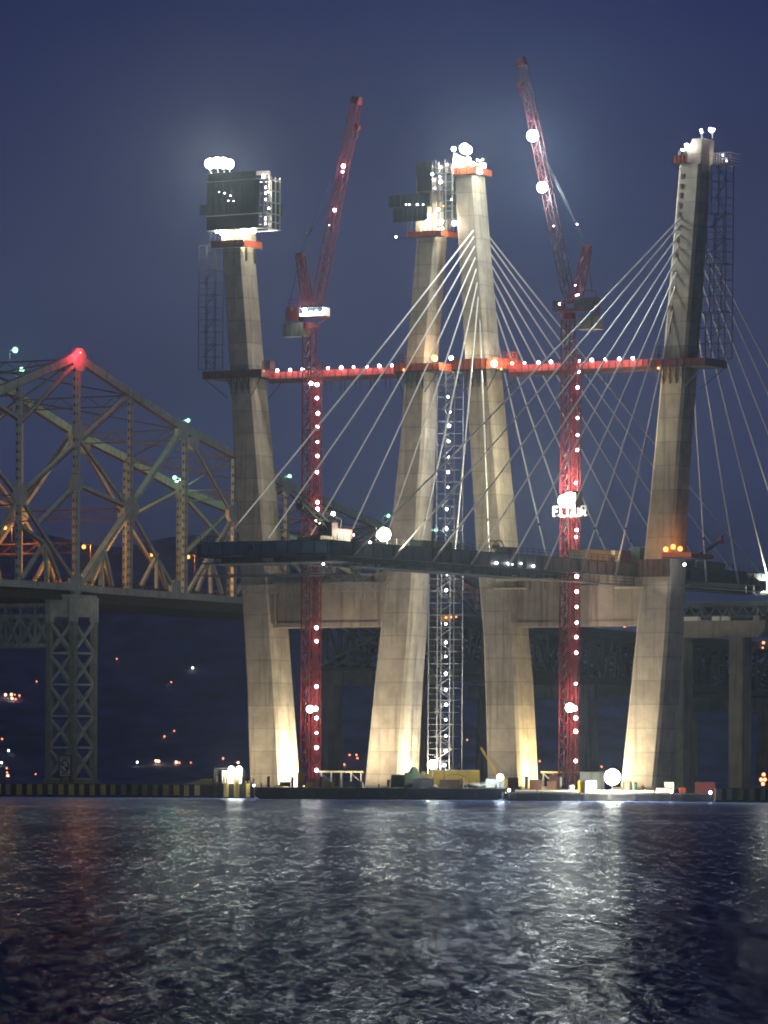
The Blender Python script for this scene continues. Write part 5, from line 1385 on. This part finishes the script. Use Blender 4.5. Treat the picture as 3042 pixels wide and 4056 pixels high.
def floodlight_thing(px, py, D, zt, r, m_, label, group='floodlights on the barges'):
    c = at(px, py, D)
    t = thing('floodlight', label, 'floodlight', Vector((c.x, D + r, zt)), group)
    m = MB(); m.tube((c.x, D + r * 1.3, zt), (c.x, D + r * 1.3, c.z), .1, 6); m.beam((c.x - 1, D + r * 1.3, zt + .1), (c.x + 1, D + r * 1.3, zt + .1), .2); m.build('stand', DSTL, t)
    m = MB(); m.box(c.x - r * .75, c.x + r * .75, D + r * .5, D + r * 1.2, c.z - r * .7, c.z + r * .7); m.build('housing', DSTL, t)
    bulb(c, r, m_, t, 'lens')
floodlight_thing(1714, 3028, 945, ZB1, .85, E_FL, 'bright yellowish floodlight left of the white stair tower foot')
floodlight_thing(1760, 3030, 950, ZB1, .35, E_CL, 'small white lamp right of the yellowish floodlight')
floodlight_thing(1981, 3079, 944, ZB1, .62, E_FL2, 'white floodlight above the grey winch house')
floodlight_thing(2426, 3078, 925.5, ZB2, 1.45, E_TOP, 'huge glaring floodlight left of the tall right leg foot')
floodlight_thing(1005, 3111, 944, ZB1 * .4, .22, E_BLU, 'small bluish marker lamp at the left end of the barge')
floodlight_thing(2016, 3130, 925, ZB2 * .3, .24, E_BLU, 'small bluish marker lamp where the two barges meet')
floodlight_thing(2659, 3136, 925, ZB2 * .3, .24, E_BLU, 'small bluish marker lamp below the white box')
floodlight_thing(2814, 3139, 925, ZB2 * .3, .24, E_BLU, 'small bluish marker lamp at the right barge end')

# uplights on the footings, hidden from the river by the barges
def uplight(s, w, z, aim, P_, spread, label, col=(1.0, .84, .58)):
    p = B(s, w, z)
    t = thing('floodlight', label, 'floodlight', p - UP * 1.0, 'uplights on the tower footings')
    m = MB(); m.box(p.x - .5, p.x + .5, p.y - .2, p.y + .3, p.z - .8, p.z - .35); m.beam(p - UP * 1.0, p - UP * .6, .2); m.build('housing', DSTL, t)
    l = bpy.data.lights.new('beam', 'SPOT'); l.energy = P_; l.color = col; l.spot_size = math.radians(spread); l.spot_blend = 1.0; l.shadow_soft_size = .35
    o = bpy.data.objects.new('beam', l); COL.objects.link(o); o.parent = t; o.location = UP * 1.0
    d = (B(*aim) - p).normalized(); o.rotation_euler = d.to_track_quat('-Z', 'Y').to_euler()
    return t
def foot(k): a, b = leg_at(k, 6); return a, b
a, b = foot('a1'); uplight(b + 8, -2, 3.0, (b - .5, 0, 9), 60000, 125, 'uplight at the right foot of the leftmost leg'); uplight(a + 2, -19, 3.0, (a + 2.5, -3, 14), 14000, 115, 'uplight in front of the leftmost leg')
a, b = foot('a2'); uplight(a + 1, -17, 3.0, (a + 3, -3, 18), 30000, 115, 'uplight in front of the second leg'); uplight(b + 9, -3, 3.0, (b, 0, 14), 32000, 125, 'uplight at the right foot of the second leg', (1.0, .9, .66))
a, b = foot('b3'); uplight(b + 8, -1, 3.0, (b - .5, 0, 9), 32000, 120, 'uplight at the right foot of the third leg', (1.0, .78, .42)); uplight(a - 4, -20, 3.0, (a + 2, -3, 20), 11000, 110, 'uplight in front of the third leg')
a, b = foot('b4'); uplight(a - 5, -10, 3.0, (a + 2, -4, 9), 32000, 92, 'uplight at the left foot of the tall right leg'); uplight(a - 8, -24, 3.0, (a + 2, -3, 16), 11000, 100, 'uplight in front of the tall right leg')

for px_, aim_, P_, sp_, lb_ in ((600, (250, 1850), 30000, 46, 'floodlight behind the striped fender aimed at the old truss bridge'), (330, (290, 2750), 15000, 60, 'floodlight behind the striped fender aimed at the steel pier')):  # added fill lights, unseen behind the fender, for bridge and pier
    p = at(px_, 3100, 984); q = at(aim_[0], aim_[1], 1150)
    t = thing('floodlight', lb_, 'floodlight', Vector((p.x, p.y, 0)), None)
    m = MB(); m.tube((p.x, p.y, -.9), (p.x, p.y, 1.6), .12, 6); m.box(p.x - .4, p.x + .4, p.y - .25, p.y + .1, 1.4, 1.95); m.build('housing', DSTL, t)
    l = bpy.data.lights.new('beam', 'SPOT'); l.energy = P_; l.color = (.90, 1, .86); l.spot_size = math.radians(sp_); l.spot_blend = 1.0; l.shadow_soft_size = .3
    o = bpy.data.objects.new('beam', l); COL.objects.link(o); o.parent = t; o.location = (0, .4, 2.0)
    o.rotation_euler = (q - (Vector((p.x, p.y + .4, 2)))).to_track_quat('-Z', 'Y').to_euler()

# pale trestle with posts behind the legs
def trestle(x0, x1, y, D, label):
    p0, p1 = at(x0, y, D), at(x1, y, D)
    t = thing('trestle', label, 'trestle', Vector(((p0.x + p1.x) / 2, D, 0)), 'low pale trestles behind the towers')
    m = MB(); m.box(p0.x, p1.x, D, D + 3, p0.z - .35, p0.z); m.build('beam', CREAM, t)
    m = MB(); x = p0.x + .5; i = 0
    while x < p1.x:
        m.tube((x, D + .3, -1), (x, D + .3, p0.z - .35), .2, 8); m.tube((x, D + 2.6, -1), (x, D + 2.6, p0.z - .35), .2, 8)
        if i % 3 == 0 and x + 1.9 < p1.x: m.beam((x, D + .2, p0.z - .4), (x + 1.9, D + .2, p0.z - 2.2), .16)
        x += 2.0; i += 1
    m.build('pile', GALV, t)
trestle(1262, 1440, 3053, 1022, 'pale trestle seen between the short crane mast and the second leg')
trestle(2142, 2400, 3055, 1012, 'pale trestle seen behind the tall crane mast')

# ================================================================== THINGS ON THE NEW DECK
def dk(px, py, s): w, z = lon(px, py, s); return w, z
def deck_box(x0, x1, y0, s, m_, label, name='container', cat='container', dep=2.4, glow=None):
    w0, z1 = dk(x0, y0, s); w1, _ = dk(x1, y0, s); zt = ZD - .05
    t = thing(name, label, cat, B(s - dep / 2, (w0 + w1) / 2, zt), 'gear standing on the new deck')
    m = MB(); m.fr(s - dep, s, w0, w1, zt + .1, max(z1, zt + .6)); n = max(3, int(abs(w1 - w0) / .6))
    for i in range(n + 1): w = lerp(w0, w1, i / n); m.fr(s, s + .05, w - .07, w + .07, zt + .12, max(z1, zt + .6) - .05)
    m.build('body', m_, t)
    m = MB(); m.fr(s - dep, s + .05, w0 - .05, w1 + .05, max(z1, zt + .6), max(z1, zt + .6) + .08); m.fr(s - dep + .2, s - .2, w0, w1, zt, zt + .1); m.build('frame', DSTL, t)
    return t
NS = S_NEAR - 3
deck_box(2295, 2335, 2180, NS, CREAM, 'bright cream container right of the tall crane mast on the deck')
deck_box(2338, 2432, 2176, NS - 1, CREAM, 'long pale yellow container on the deck')
deck_box(2436, 2456, 2180, NS, CREAM, 'short bright yellow crate right of the long container', 'crate', 'crate')
deck_box(2458, 2498, 2180, NS, MARO, 'dark maroon box beside the yellow crate on the deck', 'gear_box', 'box')
deck_box(2535, 2618, 2168, S_NEAR - 1, GRN, 'dark green container against the tall right leg')
deck_box(1668, 1790, 2140, NS - 4, GRN, 'dark green tarp-covered gear left of the stair tower on the deck', 'gear_box', 'box')
deck_box(2010, 2050, 2168, NS, DSTL, 'dark box near the third leg on the deck', 'gear_box', 'box')
deck_box(1222, 1262, 2130, S_FAR + 18, YEL, 'dull yellow crate at the tip of the deck under the crane mast', 'crate', 'crate')
deck_box(1270, 1318, 2122, S_NEAR - 6, YEL, 'brownish yellow crate just left of the red machine', 'crate', 'crate')
deck_box(2800, 2870, 2225, NS - 4, GRN, 'low dark green box right of the tall leg on the deck', 'gear_box', 'box')
def deck_crane2():
    s = S_NEAR - 7; P = lambda x, y, q=0: B(s + q, *lon(x, y, s + q)) if False else B(s + q, lon(x, y, s + q)[0], lon(x, y, s + q)[1])
    w0 = lon(1350, 2130, s)[0]
    t = thing('mobile_crane', 'dark red mobile crane near the deck tip, boom reaching up to the left', 'crane', B(s, w0, ZD))
    m = MB(); m.fr(s - 3, s - 2.2, w0 - 3, w0 + 3, ZD, ZD + 1); m.fr(s - .6, s + .2, w0 - 3, w0 + 3, ZD, ZD + 1); m.build('track', DSTL, t)
    m = MB(); m.fr(s - 3, s + .2, w0 - 3, w0 + 3.4, ZD + 1, ZD + 2.6); m.build('body', MARO, t)
    m = MB(); m.fr(s - 1, s + .3, w0 - 3.4, w0 - 1.5, ZD + 1.2, ZD + 3.6); m.build('cab', MARO, t)
    m = MB(); p0, p1 = B(s - 1.2, w0 - 1, ZD + 2), P(1188, 1985, -1.2); d = (p1 - p0).normalized(); m.lattice(p0, p1, d.cross(V).normalized(), V, 1.3, 1.0, 9, .28, .14); m.build('boom', DSTL, t)
    m = MB(); m.beam(p1, p1 - UP * 2.2, .12); m.ball(p1 - UP * 1.0, .7); m.beam(p1 + d * .2, B(s - 1.2, w0 + 2, ZD + 4.4), .08); m.beam(B(s - 1.2, w0 + 1.5, ZD + 2.5), B(s - 1.2, w0 + 2, ZD + 4.4), .2); m.build('rigging', DSTL, t)
    for (x, y, r) in ((1354, 2107, .2), (1401, 2119, .14)): bulb(P(x, y, 1.0), r, E_W, t)
deck_crane2()
def reel():
    s = NS; w0, z = lon(1968, 2155, s)
    t = thing('cable_reel', 'thin cable reel standing on the deck left of the third leg', 'reel', B(s, w0, ZD))
    m = MB(); k = 16
    for q in (-.8, .4):
        for i in range(k):
            a0, a1 = 2 * math.pi * i / k, 2 * math.pi * (i + 1) / k
            m.beam(B(s + q, w0 + 1.1 * math.cos(a0) * 1.6, ZD + 1.3 + 1.15 * math.sin(a0)), B(s + q, w0 + 1.1 * math.cos(a1) * 1.6, ZD + 1.3 + 1.15 * math.sin(a1)), .14)
    m.tube(B(s - .8, w0, ZD + 1.3), B(s + .4, w0, ZD + 1.3), .4, 8)
    m.build('drum', DSTL, t)
reel()
def deckflood():
    s = S_NEAR - 1.2; w, z = lon(1520, 2117, s)
    t = thing('floodlight', 'dazzling floodlight on a mast on the near edge of the deck', 'floodlight', B(s, w, ZD), None)
    MB().tube(B(s, w + 1.2, ZD), B(s, w + 1.2, z), .12, 6).build('stand', DSTL, t)
    MB().fr(s - 1.7, s - .4, w - 1.9, w - 1.8, z - 1.3, z + 1.3).build('added_shroud', DSTL, t)  # added plate keeping the flood's light off the red machine
    bulb(B(s, w, z), 1.25, E_FL, t, 'lens')
    s = S_NEAR + .8; w, z = lon(3032, 2322, s)
    t = thing('floodlight', 'bright floodlight under the deck at the right edge', 'floodlight', B(s, w, z - 1), None)
    MB().fr(s - 1.2, s + 1.0, w - 1.5, w - 1.3, z - 1.1, z + 1.1).build('added_shroud', DSTL, t)  # added plate keeping this lamp's light off the tall leg
    MB().beam(B(s - .8, w + 1, ZD - 3), B(s, w + .9, z - .6), .2).build('stand', DSTL, t)
    bulb(B(s, w, z), 1.0, E_TOP, t, 'lens')
deckflood()
def boomlift():
    s = NS; P = lambda x, y: B(s, *lon(x, y, s))
    w0 = lon(2735, 2235, s)[0]
    t = thing('boom_lift', 'red boom lift raised to the right beside the tall leg', 'boom lift', B(s, w0, ZD))
    MB().fr(s - 2.2, s, w0 - 2, w0 + 2, ZD + .5, ZD + 1.5).build('body', RED, t)
    for q in (-1.4, 1.4):
        MB().tube(B(s - 2.3, w0 + q, ZD + .5), B(s + .1, w0 + q, ZD + .5), .5, 12).build('wheel', DSTL, t)
    m = MB(); m.beam(P(2742, 2216), P(2826, 2160), .55, .6); m.beam(P(2820, 2164), P(2848, 2145), .35); m.build('boom', DSTL, t)
    m = MB(); c = P(2852, 2138); m.beam(c - UP * .7, c + UP * .7, 1.1, .9); m.beam(c - UP * .6, c - UP * .6 + U * 1.8, .15); m.build('basket', RED, t)
boomlift()

# ================================================================== LIGHTS OF THE FAR SHORE
HS = [(22, 2752, 0), (45, 2751, 0), (58, 2752, 1), (48, 2766, 0), (62, 2769, 2), (77, 2755, 2), (145, 2699, 1), (463, 2610, 1), (678, 2702, 1), (763, 2645, 3), (8, 2927, 2), (34, 2973, 3), (6, 3021, 3), (27, 3043, 2), (31, 3073, 0), (28, 3060, 2), (141, 3066, 1), (544, 3019, 3),
      (618, 3014, 0), (628, 3015, 0), (651, 2917, 2), (690, 2895, 1), (698, 3019, 0), (710, 3021, 2), (756, 3021, 1), (884, 3004, 2), (1340, 3025, 0), (1350, 3024, 0), (1325, 3028, 2), (1364, 3028, 2), (1385, 2990, 2), (1412, 2990, 2), (1416, 3003, 2), (1270, 3024, 3),
      (2138, 3015, 2), (2383, 3037, 2), (1851, 2931, 1), (3025, 3068, 2), (3015, 3088, 2), (3030, 3088, 2), (3022, 3105, 2)]
def side(x): return 'left of the old steel pier' if x < 190 else ('between the steel pier and the first leg' if x < 980 else ('between the crane mast and second leg' if x < 1700 else 'at the right part of the view'))
CN = {0: 'amber', 1: 'faint', 2: 'reddish', 3: 'greenish white'}
for (x, y, c) in HS:
    D = 4290
    while D < 5200:
        q = at(x, y, D)
        if q.z <= 8 or hill_z(q.x, D) >= q.z - 3: break
        D += 8
    D = 990 if x > 3000 else D - 4
    p = at(x, y, D); r = {0: 1.1, 1: .6, 2: .8, 3: .9}[c] * (D / 4300 if D > 2000 else .45)
    m = MB(); m.ball(p, r, 0, 8, 5)
    m.beam(p - UP * r * .9, p - UP * (r + 2.0 if D > 2000 else p.z + .9), r * .3, mi=1)
    hgt = 'high on the hillside' if y < 2850 else ('low on the hillside' if y < 2960 else 'near the waterline')
    o = m.build('shore_lamp', [(E_TINY, E_TINYR, E_TINYR, E_TINYW)[c], DSTL])
    tag(o, '%s distant lamp %s, %s' % (CN[c], hgt, side(x)), 'lamp', 'distant lights %s %s %s' % (CN[c], hgt, side(x)))

# ================================================================== HAZE
def haze():
    m = bpy.data.materials.new('evening haze'); m.use_nodes = True
    nt = m.node_tree; nt.nodes.remove(nt.nodes['Principled BSDF'])
    pv = nt.nodes.new('ShaderNodeVolumePrincipled'); pv.inputs['Color'].default_value = (.56, .72, 1, 1)
    pv.inputs['Density'].default_value = HAZE_D; pv.inputs['Anisotropy'].default_value = HAZE_G
    nt.links.new(pv.outputs[0], nt.nodes['Material Output'].inputs['Volume'])
    mb = MB(); mb.box(-2600, 2600, -100, 6200, -2, 285); o = mb.build('haze', m); o['kind'] = 'stuff'
HAZE_D, HAZE_G = 0.00010, 0.83
haze()

for o in list(bpy.data.objects):
    if '_w' in o: del o['_w']
for m in bpy.data.materials:
    for k in ('_emit', '_ecol'):
        if k in m: del m[k]
